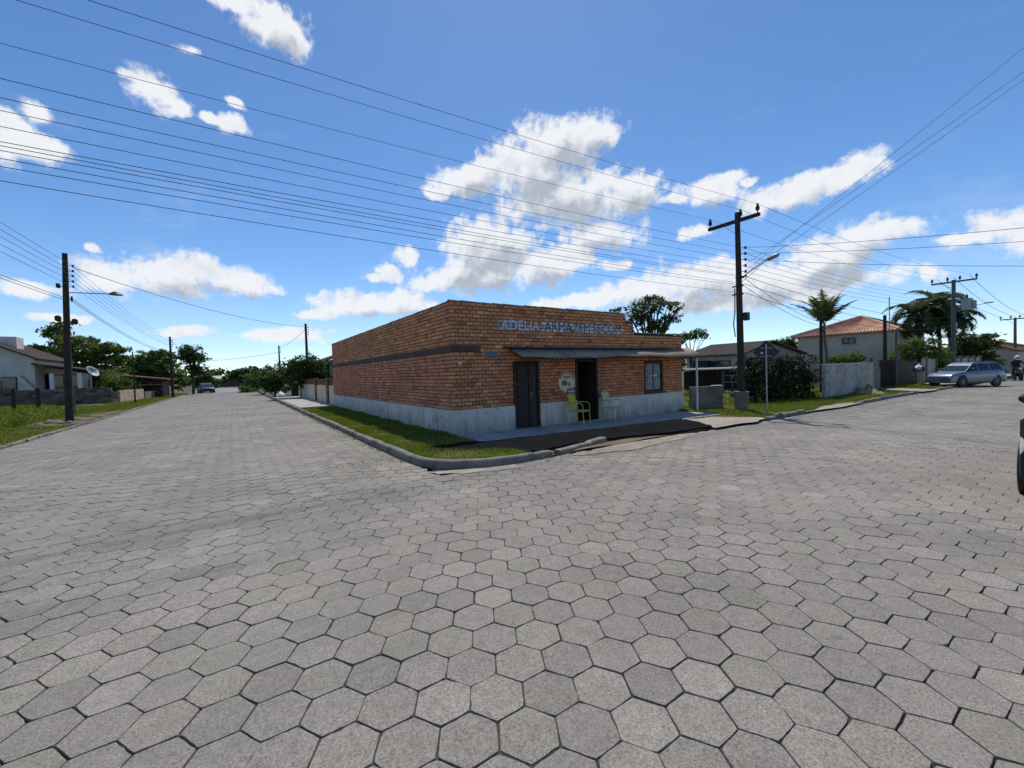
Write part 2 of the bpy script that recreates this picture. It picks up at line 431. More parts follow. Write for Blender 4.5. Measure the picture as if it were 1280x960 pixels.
def make_paving():
    XB, YB = hex_field(-34, 72, -12.6, -3.4, lambda x, y: (~corner_cut(x, y)) & (y < SEAM_Y + .125) & (np.hypot(x + 4.67, y + 9.64) < 80))
    XA, YA = hex_field(-10.6, -1.6, -4.24, 64, lambda x, y: (x > -10.0 - .9*np.clip(-2.2 - y, 0, 2)) & (~corner_cut(x - .05, y - .05)) & (x < -1.85) & (y > SEAM_Y - .125) , .07, .1)
    X = np.concatenate([XA, XB]); Y = np.concatenate([YA, YB]); isA = np.arange(len(X)) < len(XA)
    near = np.hypot(X - CAM.x, Y - CAM.y) < 11
    Vs, Ps, Qs, Cs, o = [], {}, [], [], 0
    hx = .272/math.sqrt(3)
    for sel, sub in ((near, 4), (~near, 1)):
        x, y, fa = X[sel], Y[sel], isA[sel]; n = len(x); k = 6*sub
        gap = .0008 + .0026*RNG.random(n)**1.6
        rot = RNG.normal(0, R(.7), n); tx, ty = RNG.normal(0, .0055, n), RNG.normal(0, .0055, n)
        dz = RNG.normal(0, .0011, n) + .008*np.sin(x*.9 + .5*y)*np.sin(y*.7 - .3*x)
        jx, jy = RNG.normal(0, .0013, n), RNG.normal(0, .0013, n)
        # unit hexagon outline, each side split into `sub` pieces
        c6 = np.stack([np.cos(np.arange(7)*math.pi/3), np.sin(np.arange(7)*math.pi/3)], -1)
        out = np.concatenate([[c6[i] + (c6[i + 1] - c6[i])*j/sub for j in range(sub)] for i in range(6)])
        jag = np.clip(RNG.normal(0, .0011, (n, k)), -.003, .0016)
        if sub > 1:
            chip = RNG.random((n, k)) < .035; jag = jag - chip*RNG.uniform(.002, .007, (n, k))
            jag[:, ::sub] -= RNG.uniform(.0, .004, (n, 6))
        V = np.zeros((n, 2*k, 3))
        for ring, (ins, z) in enumerate(((.0030, 0.0), (-.0005, -.016))):
            rad = (hx - gap - ins)[:, None] + jag*(1 if ring == 0 else .5)
            lx0, ly0 = rad*out[None, :, 0], rad*out[None, :, 1]
            cr, sr = np.cos(rot)[:, None], np.sin(rot)[:, None]
            lx, ly = lx0*cr - ly0*sr, lx0*sr + ly0*cr
            V[:, ring*k:ring*k + k, 0] = (x + jx)[:, None] + lx
            V[:, ring*k:ring*k + k, 1] = (y + jy)[:, None] + ly
            V[:, ring*k:ring*k + k, 2] = z + (dz + gz(x))[:, None] + lx*tx[:, None] + ly*ty[:, None]
        V[fa, :, 1] = np.maximum(V[fa, :, 1], SEAM_Y + .007)
        V[~fa, :, 1] = np.where(x[~fa, None] < -1.6, np.minimum(V[~fa, :, 1], SEAM_Y - .007), V[~fa, :, 1])
        base = o + np.arange(n)*2*k
        Ps[sub] = base[:, None] + np.arange(k)[None, :]
        for i in range(k):
            j = (i + 1) % k; Qs.append(np.stack([base + i, base + k + i, base + k + j, base + j], -1))
        v = .224*(1 + RNG.normal(0, .055, n)); v *= np.where(RNG.random(n) < .05, 1.15, 1.0); v *= np.where(RNG.random(n) < .05, .91, 1.0)
        cl = np.sin(x*1.7 + 2*np.sin(y*.9))*np.sin(y*1.5 + 1.7*np.sin(x*.8)); v = v*(1 + .05*cl)
        col = np.stack([v*1.13, v*1.01, v*.84], -1)
        g = (RNG.random(n) < .08 + .10*(cl > .5)); col[g] *= np.array([1.0, 1.01, .965])
        p = (RNG.random(n) < .04); col[p] *= np.array([1.03, .99, .98])
        cols = np.repeat(col[:, None, :], 2*k, 1); cols[:, k:, :] *= np.array([.62, .50, .38])
        Vs.append(V.reshape(-1, 3)); Cs.append(cols.reshape(-1, 3)); o += n*2*k
    me = np_mesh('road_paving', np.concatenate(Vs), [Ps[4], Ps[1], np.concatenate(Qs)], np.concatenate(Cs))
    structure(link('road_paving', me, M['paver']))
    # bedding under the stones
    grid_sheet('road_bedding', -34, 72, -12.7, 0, lambda x, y: gz(x) - .014, M['sandjoint'], 106, 26, keep=lambda x, y: y < -2.9)
    grid_sheet('street_bedding', -11.2, -1.7, -2.7, 64, lambda x, y: gz(x)*0 - .015, M['sandjoint'], 10, 60)
    far = pmat('far_paving', (.25, .245, .235), .85, .15, .5, .2, 4, space='World')
    grid_sheet('far_road', -9.9, -1.9, 64, 118, lambda x, y: x*0 - .004, far, 4, 10)
    grid_sheet('far_street', 72, 260, -12.6, -3.4, lambda x, y: gz(x) - .004, far, 10, 4)
    grid_sheet('side_street', -160, -34, -12.6, -3.4, lambda x, y: x*0 - .004, far, 10, 4)

def kerb_run(name, pts, w=.14, h=.15, ln=1.1, sink=.1, m='kerb', wob=.006, lean=0.0):
    """row of kerb stones along a polyline of front-edge points (street on the right-hand side)"""
    P = [Vector((p[0], p[1], 0)) for p in pts]
    seg = []; d = [0]
    for a, b in zip(P, P[1:]): d.append(d[-1] + (b - a).length)
    def pt(t):
        for i in range(len(P) - 1):
            if t <= d[i + 1] or i == len(P) - 2:
                u = (t - d[i])/max(d[i + 1] - d[i], 1e-6); return P[i].lerp(P[i + 1], u)
    mb = MB(); t = 0
    while t < d[-1] - .05:
        e = min(t + ln*(.85 + .3*random.random()), d[-1])
        a, b = pt(t + .002), pt(e - .002); dr = (b - a).normalized(); nrm = Vector((-dr.y, dr.x, 0))
        hh = h + random.gauss(0, wob)
        n = 3
        secs = []
        for k in range(n + 1):
            q = pt(t + .002 + (e - t - .004)*k/n) + nrm*random.gauss(0, wob)
            g = gzf(q.x)
            zz = g + hh + random.gauss(0, wob*.5)
            b_ = .02
            secs.append([q + Vector((0, 0, g - sink)) , q + nrm*lean*.3 + Vector((0, 0, zz - b_)), q + nrm*(b_ + lean*.4) + Vector((0, 0, zz)),
                         q + nrm*(w - b_) + Vector((0, 0, zz)), q + nrm*w + Vector((0, 0, zz - b_)), q + nrm*w + Vector((0, 0, g - sink))])
        vs = [v for s_ in secs for v in s_]; fs = []
        for k in range(n):
            for i in range(5): fs.append((k*6 + i, k*6 + i + 1, k*6 + 7 + i, k*6 + 6 + i))
        fs += [tuple(range(6)), tuple(range(n*6, n*6 + 6))[::-1]]
        mb.add(vs, fs); t = e
    return structure(build(name, mb, M[m]))

def arc(cx, cy, r, a0, a1, n=10):
    return [(cx + r*math.cos(R(a0 + (a1 - a0)*k/n)), cy + r*math.sin(R(a0 + (a1 - a0)*k/n))) for k in range(n + 1)]

def vz_shop(x, y):      # verge round the shop's corner
    return gz(x) + .075 + .012*np.sin(x*3.1 + y*1.7)*np.sin(y*2.3) - .02*np.clip((y + 1.7)/1.7, 0, 1)
def vz_right(x, y):
    return gz(x) + .05 + .02*np.sin(x*1.1 + y*.7)*np.sin(y*1.9 + x*.3) + .05*np.clip((y + 2.2)/2, 0, 1)
def vz_left(x, y):
    return .05 + .02*np.sin(x*1.3)*np.sin(y*.9) + .10*np.clip((-10.6 - x)/4, 0, 1)

def blades(name, x0, x1, y0, y1, dens, zf, h=(.03, .08), w=.006, keep=None, m='grass', patch=.5, lean=.6, dry=.15):
    n = int((x1 - x0)*(y1 - y0)*dens)
    X = RNG.uniform(x0, x1, n); Y = RNG.uniform(y0, y1, n)
    f = .5 + .25*np.sin(X*2.1 + 1.3*np.sin(Y*1.7)) + .25*np.sin(Y*2.9 + 1.1*np.sin(X*2.3 + 1)) + .15*np.sin(X*7.3 + Y*5.1)
    k = RNG.random(n) < (1 - patch) + patch*np.clip(f*1.4, 0, 1)
    if keep is not None: k &= keep(X, Y)
    X, Y, f = X[k], Y[k], f[k]; n = len(X)
    Z = zf(X, Y) - .004
    a = RNG.uniform(0, 2*math.pi, n); H = RNG.uniform(h[0], h[1], n)*(.6 + .6*np.clip(f, 0, 1))
    W = w*(.7 + .6*RNG.random(n)); la = RNG.uniform(0, 2*math.pi, n); L = H*lean*RNG.random(n)
    V = np.zeros((n, 4, 3))
    V[:, 0] = np.stack([X - W*np.cos(a), Y - W*np.sin(a), Z], -1)
    V[:, 1] = np.stack([X + W*np.cos(a), Y + W*np.sin(a), Z], -1)
    mx, my = X + L*.35*np.cos(la), Y + L*.35*np.sin(la)
    V[:, 2] = np.stack([mx + W*.7*np.cos(a), my + W*.7*np.sin(a), Z + H*.6], -1)
    V[:, 3] = np.stack([X + L*np.cos(la), Y + L*np.sin(la), Z + H], -1)
    F = np.arange(n*4).reshape(n, 4)[:, [0, 1, 2, 3]]
    v = 1 + RNG.normal(0, .18, n); col = np.stack([v, v, v], -1)
    dryk = RNG.random(n) < dry*(1.6 - f); col[dryk] *= np.array([1.7, 1.15, 1.2])
    o = link(name, np_mesh(name, V.reshape(-1, 3), [F], np.repeat(col, 4, 0)), M[m])
    return tag(o, kind='stuff', label='short green grass growing on the verge', cat='grass')

def make_ground():
    o = grid_sheet('ground', -1500, 1500, -1500, 1500, lambda x, y: x*0 - .22, M['ground'], 60, 60)
    make_paving()
    # kerb: left street edge, round the corner and along the shop front until it breaks up
    kerb_run('kerb', [(-1.72, 62), (-1.9, 30), (-1.95, 12), (-1.97, -2.0)] + arc(-.65, -2.15, 1.3, 180, 262, 9) + [(.35, -3.50)], h=.135, wob=.009)
    kerb_run('broken_kerb', [(.55, -3.47), (1.3, -3.30), (2.3, -3.02)], h=.12, w=.16, wob=.014)
    kerb_run('short_kerb', [(8.95, -3.44), (10.1, -3.42), (11.6, -3.42)], h=.13, w=.15, wob=.012)
    kerb_run('long_kerb', [(16.2, -3.50), (19.5, -3.52), (24.2, -3.62)], h=.13, w=.15, wob=.01)
    kerb_run('driveway_kerb', [(26.4, -3.70), (29.6, -3.8), (31.5, -3.85)], h=.11, w=.15, wob=.01)
    kerb_run('far_kerb', [(36, -3.9), (48, -3.95), (70, -4.0)], h=.12, w=.15)
    # the far side of the left street: low pale kerb
    kerb_run('low_kerb', [(-14.5, -3.3)] + arc(-12.4, -.75, 2.55, -90, 0, 8) + [(-9.85, 8), (-9.82, 30), (-9.8, 62)], w=.14, h=.085, m='kerb', wob=.012)
    # verges
    grid_sheet('corner_verge', -1.95, 0.02, -3.45, 15.0, vz_shop, M['turf'], 20, 120, keep=lambda x, y: corner_cut(x - .1, y - .1))
    grid_sheet('front_verge', .02, 9.6, -3.42, -1.6, lambda x, y: vz_shop(x, y) - .045, M['soil'], 60, 12)
    grid_sheet('right_verge', 9.4, 36, -3.45, 2.0, vz_right, M['turf'], 80, 24)
    grid_sheet('yard', 9.7, 140, 2.0, 80, lambda x, y: gz(x) + .1, M['turf'], 20, 20)
    grid_sheet('far_verge', 36, 140, -4.0, 2.0, lambda x, y: gz(x) + .04, M['soil'], 30, 6)
    grid_sheet('left_verge', -60, -9.95, -3.2, 70, vz_left, M['turf'], 60, 80, keep=lambda x, y: ~((x > -12.4) & (y < -.75) & (np.hypot(x + 12.4, y + .75) > 2.5)) & ~((x > -12) & (y < -3)))
    grid_sheet('south_verge', -160, 200, -45, -12.55, lambda x, y: gz(x) + .06, M['turf'], 60, 12)
    kerb_run('south_kerb', [(60, -12.5), (-34, -12.5)], h=.13, ln=1.2)
    blades('grass', -12, 30, -16, -12.7, 160, lambda x, y: gz(x) + .06, (.05, .12), .016, dry=.3)
    # sandy edges where traffic cuts the verge
    def lens(name, pts, z, m):
        mb = MB(); c = Vector((sum(p[0] for p in pts)/len(pts), sum(p[1] for p in pts)/len(pts), 0)); P = []
        n = len(pts)
        for i in range(n):
            a, b = Vector((*pts[i], 0)), Vector((*pts[(i + 1) % n], 0))
            for k in range(6):
                q = a.lerp(b, k/6); q += (q - c).normalized()*random.uniform(-.07, .07); P.append((q.x, q.y, gzf(q.x) + z))
        mb.add(P, [tuple(range(len(P)))]); return structure(build(name, mb, M[m]))
    # near-black ground sheet between the doorstep slab and the street
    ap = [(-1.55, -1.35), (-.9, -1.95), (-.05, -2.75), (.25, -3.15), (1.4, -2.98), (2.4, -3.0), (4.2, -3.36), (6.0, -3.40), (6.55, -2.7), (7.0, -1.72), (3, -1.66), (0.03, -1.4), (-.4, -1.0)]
    lens('dark_strip', ap, .088, 'near_black')
    lens('sandy_edge', [(5.9, -3.5), (7.1, -1.9), (8.4, -2.1), (9.2, -3.3), (8.0, -3.55)], .066, 'sand')
    lens('sandy_gutter', [(.6, -3.62), (1.6, -3.5), (3.2, -3.3), (4.8, -3.45), (4.6, -3.75), (2.2, -4.05), (1.0, -3.8)], .012, 'sand')
    lens('sandy_corner', [(-2.1, -3.0), (-1.6, -3.55), (-.5, -3.85), (-.6, -3.5), (-1.6, -3.2)], .008, 'sand')
    lens('dirt_patch', [(-11.9, 15.0), (-10.15, 13.5), (-10.0, 19), (-10.1, 25), (-11.3, 21)], .085, 'soil')
    lens('sand_strip', [(12.2, -3.45), (14, -3.05), (16.4, -3.3), (16.6, -3.6), (14, -3.65)], .07, 'sand')
    lens('driveway', [(24.5, -3.75), (25.6, -2.2), (26.6, -1.6), (27.6, -2.0), (27.0, -3.9)], .10, 'sand')
    lens('far_driveway', [(31.5, -4.1), (33, -2.0), (50, -1.2), (56, -4.05)], .13, 'sand')
    # doorstep slab and footpath
    mb = MB()
    for i in range(8):
        a, b = i*1.2 + .0, (i + 1)*1.2 - .012
        z = gzf((a + b)/2) + .055
        mb.box(((a + b)/2, -.84, z - .1), (b - a, 1.68, .2), bev=.01)
    structure(build('doorstep_slab', mb, M['concrete']))
    mb = MB()
    for i in range(11):
        a = 15.0 + i*1.5
        mb.box((-.85, a + .745, .04), (1.75, 1.488, .16 + .01*(i % 3)), bev=.01)
    structure(build('footpath', mb, M['concrete']))
    # grass
    nolawn = lambda x, y: ~((y < -1.3 - .78*(x + 1.6)) & False)
    def dark(x, y): return (y < -1.25) & (y > -1.35 - .86*(x + 1.55)) & (x > -1.6)
    blades('grass', -1.85, .0, -3.35, 15, 3000, vz_shop, (.025, .10), .006, patch=.75, keep=lambda x, y: corner_cut(x - .16, y - .16) & (~dark(x, y)), dry=.12)
    blades('grass', 7.0, 9.6, -3.0, -1.7, 700, lambda x, y: vz_shop(x, y) - .04, (.02, .06), .006, dry=.4, patch=.8, keep=lambda x, y: (x > 8.2) | (y > -2.3))
    blades('grass', 9.4, 20, -3.3, .5, 1500, vz_right, (.03, .085), .008, keep=lambda x, y: (y > -3.25 + .5*np.clip(np.sin(x*1.3) - .2, 0, 1)), dry=.18)
    blades('grass', 20, 36, -3.4, .5, 700, vz_right, (.04, .10), .012, keep=lambda x, y: ~((x > 24.4) & (x < 27.4)), dry=.3)
    blades('grass', 9.8, 40, .5, 10, 110, lambda x, y: gz(x) + .08, (.06, .16), .02, dry=.25)
    blades('grass', -16, -9.98, 5, 34, 420, vz_left, (.04, .13), .012, keep=lambda x, y: ~((x > -11.7) & (y > 13.8) & (y < 24) & (np.sin(x*5 + y*3) > -.6)), dry=.3)
    blades('grass', -30, -16, 10, 40, 130, vz_left, (.10, .3), .022, dry=.3)
    blades('grass', -13, -9.95, 34, 64, 160, vz_left, (.05, .14), .02, dry=.3)
    blades('weeds', -17.5, -11.8, 9, 26, 60, vz_left, (.2, .45), .02, dry=.2, lean=1.1, patch=.95)
    # tufts in the gutter and between stones near the corner
    tz = lambda x, y: gz(x) + .0
    blades('gutter_grass', -3.3, -1.95, -2.6, -.6, 380, tz, (.012, .04), .005, patch=.8, dry=.3,
           keep=lambda x, y: (np.hypot((x + 2.5)/.8, (y + 1.5)/.5) < 1 + .3*np.sin(9*x)))
    blades('gutter_grass', -2.12, -1.96, -2, 30, 420, tz, (.02, .06), .006, patch=.9, dry=.3)
    blades('gutter_grass', -.4, 4.5, -3.75, -3.5, 300, tz, (.015, .05), .005, patch=.9, dry=.4)

# ------------------------------------------------------------------ masonry
def masonry(u0, u1, z0, z1, bl, bh, holes, place, joint=.015, proud=.014, colf=None, ragged=None):
    """courses of separate bricks on a wall; place(u, depth, z) -> world point"""
    V, F, C = [], [], []
    nz = int(round((z1 - z0)/bh)); bh = (z1 - z0)/nz
    for r in range(nz):
        za, zb = z0 + r*bh, z0 + (r + 1)*bh
        off = (r % 2)*bl/2
        u = u0 - off
        while u < u1:
            a, b = max(u, u0), min(u + bl, u1); u += bl
            parts = [(a, b)]
            for (ha, hb, hz0, hz1) in holes:
                if (za + zb)/2 > hz0 and (za + zb)/2 < hz1:
                    nn = []
                    for (p, q) in parts:
                        if q <= ha or p >= hb: nn.append((p, q)); continue
                        if p < ha: nn.append((p, ha))
                        if q > hb: nn.append((hb, q))
                    parts = nn
            for (p, q) in parts:
                if q - p < .02: continue
                if ragged and (zb > ragged((p + q)/2)): continue
                j = joint/2; pr = proud + random.gauss(0, .0022); tl = random.gauss(0, .0015)
                e = .004; o = len(V)
                jx = [random.gauss(0, .0015) for _ in range(4)]
                for (uu, zz, dd) in ((p + j + e + jx[0], za + j + e, pr + tl), (q - j - e + jx[1], za + j + e, pr - tl), (q - j - e, zb - j - e + jx[2], pr - tl), (p + j + e, zb - j - e + jx[3], pr + tl),
                                     (p + j, za + j, 0), (q - j, za + j, 0), (q - j, zb - j, 0), (p + j, zb - j, 0)):
                    V.append(place(uu, dd, zz))
                F += [(o, o + 1, o + 2, o + 3), (o + 4, o + 5, o + 1, o), (o + 5, o + 6, o + 2, o + 1), (o + 6, o + 7, o + 3, o + 2), (o + 7, o + 4, o, o + 3)]
                c = colf((p + q)/2, (za + zb)/2); C += [c]*8
    return np.array(V), np.array(F), np.array(C)

def brick_col(u, z, red=False):
    v = random.gauss(1, .11); k = random.random()
    c = [.60, .245, .105] if not red else [.62, .215, .115]
    if k < .08: c = [c[0]*.66, c[1]*.64, c[2]*.68]
    elif k > .90: c = [c[0]*1.15, c[1]*1.35, c[2]*1.5]
    return [max(.02, x*v) for x in c]
# ------------------------------------------------------------------ the corner shop
D1 = (1.86, 2.76, .03, 1.95); D2 = (4.20, 5.14, .03, 1.97); WN = (7.48, 8.52, .76, 1.86)
LX, LY = 9.72, 15.15
def par_top(x):
    return 3.50 if x < 6.5 else (3.24 if x < 6.95 else 2.86)

def wall_pieces(mb, u0, u1, z0, z1, holes, box):
    """solid backing around openings"""
    us = sorted({u0, u1, *[h[0] for h in holes], *[h[1] for h in holes]})
    for a, b in zip(us, us[1:]):
        zs = [(z0, z1)]
        for h in holes:
            if h[0] <= a and h[1] >= b:
                nz = []
                for (p, q) in zs:
                    if h[2] > p: nz.append((p, h[2]))
                    if h[3] < q: nz.append((h[3], q))
                zs = nz
        for (p, q) in zs: box(a, b, p, q)

def make_shop():
    t = thing('brick_building', 'low corner shop of orange brick with stepped parapet and pale plinth', 'building', (0, 0, 0))
    holes = [D1, D2, WN]
    # --- backing (joints between the bricks) and bricks
    mb = MB()
    for (xa, xb, zt) in ((0, 6.5, 3.49), (6.5, 6.95, 3.23), (6.95, LX, 2.85)):
        hs = [h for h in holes if h[0] >= xa - .01 and h[1] <= xb + .01]
        wall_pieces(mb, xa, xb, -.25, zt, hs, lambda a, b, p, q: mb.box(((a + b)/2, .085, (p + q)/2), (b - a, .15, q - p)))
    fb = build('wall_core', mb, M['mortar'], t)
    def colf(u, z):
        c = brick_col(u, z)
        if 1.42 < u < 6.38 and 2.80 < z < 3.15:          # whitewashed sign strip, worn
            if random.random() < (.72 if u < 2.9 else .96):
                v = random.gauss(1, .12); return [.68*v, .64*v, .61*v] if u > 2.95 else [.40*v, .39*v, .40*v]
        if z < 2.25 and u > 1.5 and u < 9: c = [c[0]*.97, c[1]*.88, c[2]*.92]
        return c
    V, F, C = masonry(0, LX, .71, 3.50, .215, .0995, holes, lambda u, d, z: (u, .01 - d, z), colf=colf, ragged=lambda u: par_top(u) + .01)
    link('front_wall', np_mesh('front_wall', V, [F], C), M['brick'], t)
    mb = MB(); mb.box((.085, LY/2 + .085, 1.62), (.15, LY - .17, 3.74))
    build('wall_core', mb, M['mortar'], t)
    def colg(u, z):
        return brick_col(u, z, red=(z < 2.15 and random.random() < .8))
    V, F, C = masonry(.0, LY, .71, 3.50, .215, .0995, [], lambda u, d, z: (.01 - d, u, z), colf=colg)
    link('side_wall', np_mesh('side_wall', V, [F[:, ::-1]], C), M['brick'], t)
    mb = MB()
    mb.box((LX/2, LY - .1, 1.4), (LX - .02, .15, 3.3)); mb.box((LX - .08, LY/2, 1.3), (.15, LY - .3, 3.05))
    build('rear_wall', mb, M['mortar'], t)
    # --- dark painted band along the side, turning the corner
    mb = MB(); mb.box((-.012, LY/2 + .005, 2.285), (.028, LY - .01, .17)); mb.box((.405, -.012, 2.29), (.83, .028, .17))
    build('band', mb, M['darkband'], t)
    # --- painted plinth with cement cheeks at the door jambs
    mb = MB()
    for a, b in ((-.03, D1[0]), (D1[1], D2[0]), (D2[1], LX + .02)):
        mb.box(((a + b)/2, -.012, .24), (b - a, .06, .94), bev=.008)
    mb.box((-.012, LY/2 + .02, .24), (.06, LY - .02, .93), bev=.008)
    build('plinth', mb, M['plinth'], t)
    # --- capping tiles along the parapet
    mb = MB()
    def cap_x(xa, xb, z):
        x = xa
        while x < xb - .05:
            l = .33 + random.uniform(-.03, .03); b = min(x + l, xb); zz = z + random.gauss(0, .005)
            P = [(-.075, 0), (-.05, .035), (0, .05), (.05, .035), (.075, 0)]
            vs = [(x, .06 + p, zz + q) for p, q in P] + [(b + .03, .06 + p*.88, zz + q*.8) for p, q in P]
            mb.add(vs, [(i, i + 1, i + 6, i + 5) for i in range(4)] + [(0, 1, 2, 3, 4), (9, 8, 7, 6, 5)]); x = b
    for ca in ((-.03, 6.5, 3.50), (6.51, 6.95, 3.245), (6.96, LX, 2.865)):
        mb = MB(); cap_x(*ca); build('coping', mb, M['greyroof'], t)
    mb = MB()
    y = .16
    while y < LY:
        P = [(-.075, 0), (-.05, .03), (0, .042), (.05, .03), (.075, 0)]; zz = 3.50 + random.gauss(0, .004); b = min(y + .34, LY)
        vs = [(.06 + p, y, zz + q) for p, q in P] + [(.06 + p*.88, b + .03, zz + q*.8) for p, q in P]
        mb.add(vs, [(i, i + 1, i + 6, i + 5) for i in range(4)] + [(0, 1, 2, 3, 4), (9, 8, 7, 6, 5)]); y = b
    build('coping', mb, M['greyroof'], t)
    # --- low roof behind the parapet, floor and dim room
    mb = MB(); mb.box((LX/2, LY/2, 2.72), (LX - .3, LY - .3, .06))
    build('roof', mb, M['fibro'], t)
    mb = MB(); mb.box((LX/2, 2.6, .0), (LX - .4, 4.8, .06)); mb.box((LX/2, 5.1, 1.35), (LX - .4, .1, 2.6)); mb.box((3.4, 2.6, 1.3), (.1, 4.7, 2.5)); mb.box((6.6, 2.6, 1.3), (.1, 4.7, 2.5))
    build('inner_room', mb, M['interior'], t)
    # --- doors
    def frame(name, h, parent, wd=.07, dp=.12, yy=.03, bottom=False, m='wood_dark'):
        mb = MB(); a, b, p, q = h
        mb.box((a + wd/2, yy, (p + q)/2), (wd, dp, q - p), bev=.006); mb.box((b - wd/2, yy, (p + q)/2), (wd, dp, q - p), bev=.006)
        mb.box(((a + b)/2, yy, q - wd/2), (b - a - 2*wd - .004, dp, wd), bev=.006)
        if bottom: mb.box(((a + b)/2, yy, p + wd/2), (b - a - 2*wd - .004, dp, wd), bev=.006)
        return build(name, mb, M[m], parent)
    d = frame('door', D1, t); tag(d, label='dark brown double wooden door, closed')
    def leaf(a, b, p, q, y, parent, m):
        mb = MB(); mb.box(((a + b)/2, y, (p + q)/2), (b - a, .035, q - p))
        for (zz0, zz1) in ((p + .08, p + .78), (p + .88, p + 1.22), (p + 1.30, q - .08)):
            mb.box(((a + b)/2, y - .026, (zz0 + zz1)/2), (b - a - .14, .016, zz1 - zz0), bev=.007)
        return build('leaf', mb, M[m], parent)
    leaf(D1[0] + .075, D1[0] + .555, .05, 1.87, .075, d, 'wood_dark'); leaf(D1[0] + .565, D1[1] - .075, .05, 1.87, .045, d, 'wood_dark2')
    mb = MB(); mb.box((D1[0] + .60, .01, 1.0), (.025, .03, .12), bev=.004); mb.tube([(D1[0] + .60, -.0, 1.03), (D1[0] + .60, -.03, 1.03), (D1[0] + .66, -.03, 1.03)], .008)
    build('handle', mb, M['steel'], d)
    d2 = frame('door', D2, t); tag(d2, label='dark open doorway with its leaf swung inwards')
    mb = MB(); mb.box((D2[1] - .10, .52, 1.0), (.035, .82, 1.84)); mb.box((D2[1] - .125, .52, .55), (.016, .6, .7), bev=.006); mb.box((D2[1] - .125, .52, 1.4), (.016, .6, .7), bev=.006)
    build('leaf', mb, M['wood_dark'], d2)
    for h in (D1, D2):
        mb = MB(); mb.box(((h[0] + h[1])/2, -.03, .01), (h[1] - h[0] + .08, .2, .05), bev=.008); build('threshold', mb, M['concrete'], t)
    # --- window with bars and curtain
    w = frame('window', WN, t, .06, .11, .03, True, 'wood_brown')
    mb = MB(); mb.box(((WN[0] + WN[1])/2, -.03, WN[2] - .02), (1.16, .13, .05), bev=.008); build('sill', mb, M['wood_brown'], w)
    mb = MB(); mb.box(((WN[0] + WN[1])/2, .06, (WN[2] + WN[3])/2), (WN[1] - WN[0] - .14, .006, WN[3] - WN[2] - .14)); build('pane', mb, M['glasspane'], w)
    mb = MB(); xs = np.linspace(WN[0] + .08, WN[1] - .08, 30)
    for a, b, i in zip(xs, xs[1:], range(99)):
        ya, yb = .045 + .008*(i % 2), .045 + .008*((i + 1) % 2)
        if i in (14, 15): continue
        mb.quad((a, ya, WN[2] + .1), (b, yb, WN[2] + .1), (b, yb, WN[3] - .08), (a, ya, WN[3] - .08))
    build('curtain', mb, M['curtain'], w)
    mb = MB()
    for x in np.linspace(WN[0] + .17, WN[1] - .17, 6): mb.tube([(x, .0, WN[2] + .06), (x, .0, WN[3] - .06)], .007, 6)
    mb.bar((WN[0] + .06, .0, 1.32), (WN[1] - .06, .0, 1.32), .014)
    build('bars', mb, M['black'], w)
    mb = MB()
    mb.box((7.83, .028, 1.335), (.11, .003, .08)); mb.box((8.12, .028, 1.345), (.24, .003, .09))
    build('pane_glint', mb, M['whitebag'], w)  # flat white plates painted in as reflections on the window glass
    # --- corrugated awning on timber
    a = None
    mb = MB(); n = 150; x0, x1 = 1.70, 10.15
    def aw(x, k):
        sag = .02*math.sin(x*1.3) + .012*math.sin(x*3.7)
        lip = .14*max(0, (x - 8.3)/2)     # right-hand sheet laid higher against the wall
        return Vector((x, -.02 - k*.66, 2.30 + lip*(1 - k)*.6 - k*.27 + sag*k + .013*math.sin(x*2*math.pi/.15)))
    vs, fs = [], []
    m_ = n*6
    for i in range(m_ + 1):
        x = x0 + (x1 - x0)*i/m_
        for k in (0, .5, 1): vs.append(aw(x, k))
    for i in range(m_):
        for k in (0, 1): fs.append((i*3 + k, i*3 + k + 1, i*3 + 4 + k, i*3 + 3 + k))
    mb.add(vs, fs)
    a = build('awning', mb, M['fibro'], t, smooth=True)
    md = a.modifiers.new('thickness', 'SOLIDIFY'); md.thickness = .008
    mb = MB(); mb.box((5.3, -.05, 2.325), (7.5, .07, .05)); mb.bar((x0, -.62, 2.0), (x1 - .35, -.62, 2.0), .05, .06)
    for x in (1.8, 3.4, 5.5, 7.2, 8.9, 9.75): mb.bar((x, -.02, 2.25), (x, -.64, 2.01), .045, .05)
    build('rafter', mb, M['wood_dark'], a)
    mb = MB(); mb.bar((9.80, -.56, -.1), (9.80, -.56, 1.97), .055, .055, bev=.006)
    build('post', mb, M['white'], a)
    # --- lettering painted on the strip
    def text_mesh(body, size, loc, m, name, sx=1.0, z_shear=0):
        cu = bpy.data.curves.new('lettering', 'FONT'); cu.body = body; cu.size = size; cu.extrude = .001; cu.space_character = 1.02; cu.resolution_u = 3
        ob = bpy.data.objects.new('lettering', cu); COL.objects.link(ob)
        bpy.context.view_layer.update()
        me = bpy.data.meshes.new_from_object(ob.evaluated_get(bpy.context.evaluated_depsgraph_get()))
        COL.objects.unlink(ob); bpy.data.objects.remove(ob)
        xs = [v.co.x for v in me.vertices]; w_ = max(xs) - min(xs)
        for v in me.vertices:
            x, y, z = v.co; v.co = (loc[0] + (x - min(xs))/w_*sx, loc[1] - z, loc[2] + y)
        me.name = name
        return link(name, me, M[m], t)
    text_mesh('ADELIA', .40, (1.50, -.0085, 2.825), 'paleletter2', 'lettering', 1.34)
    text_mesh('ARMAZEM', .40, (3.02, -.0085, 2.825), 'navy', 'lettering', 1.84)
    text_mesh('SECOM', .40, (5.0, -.0085, 2.825), 'navy', 'lettering', 1.3)
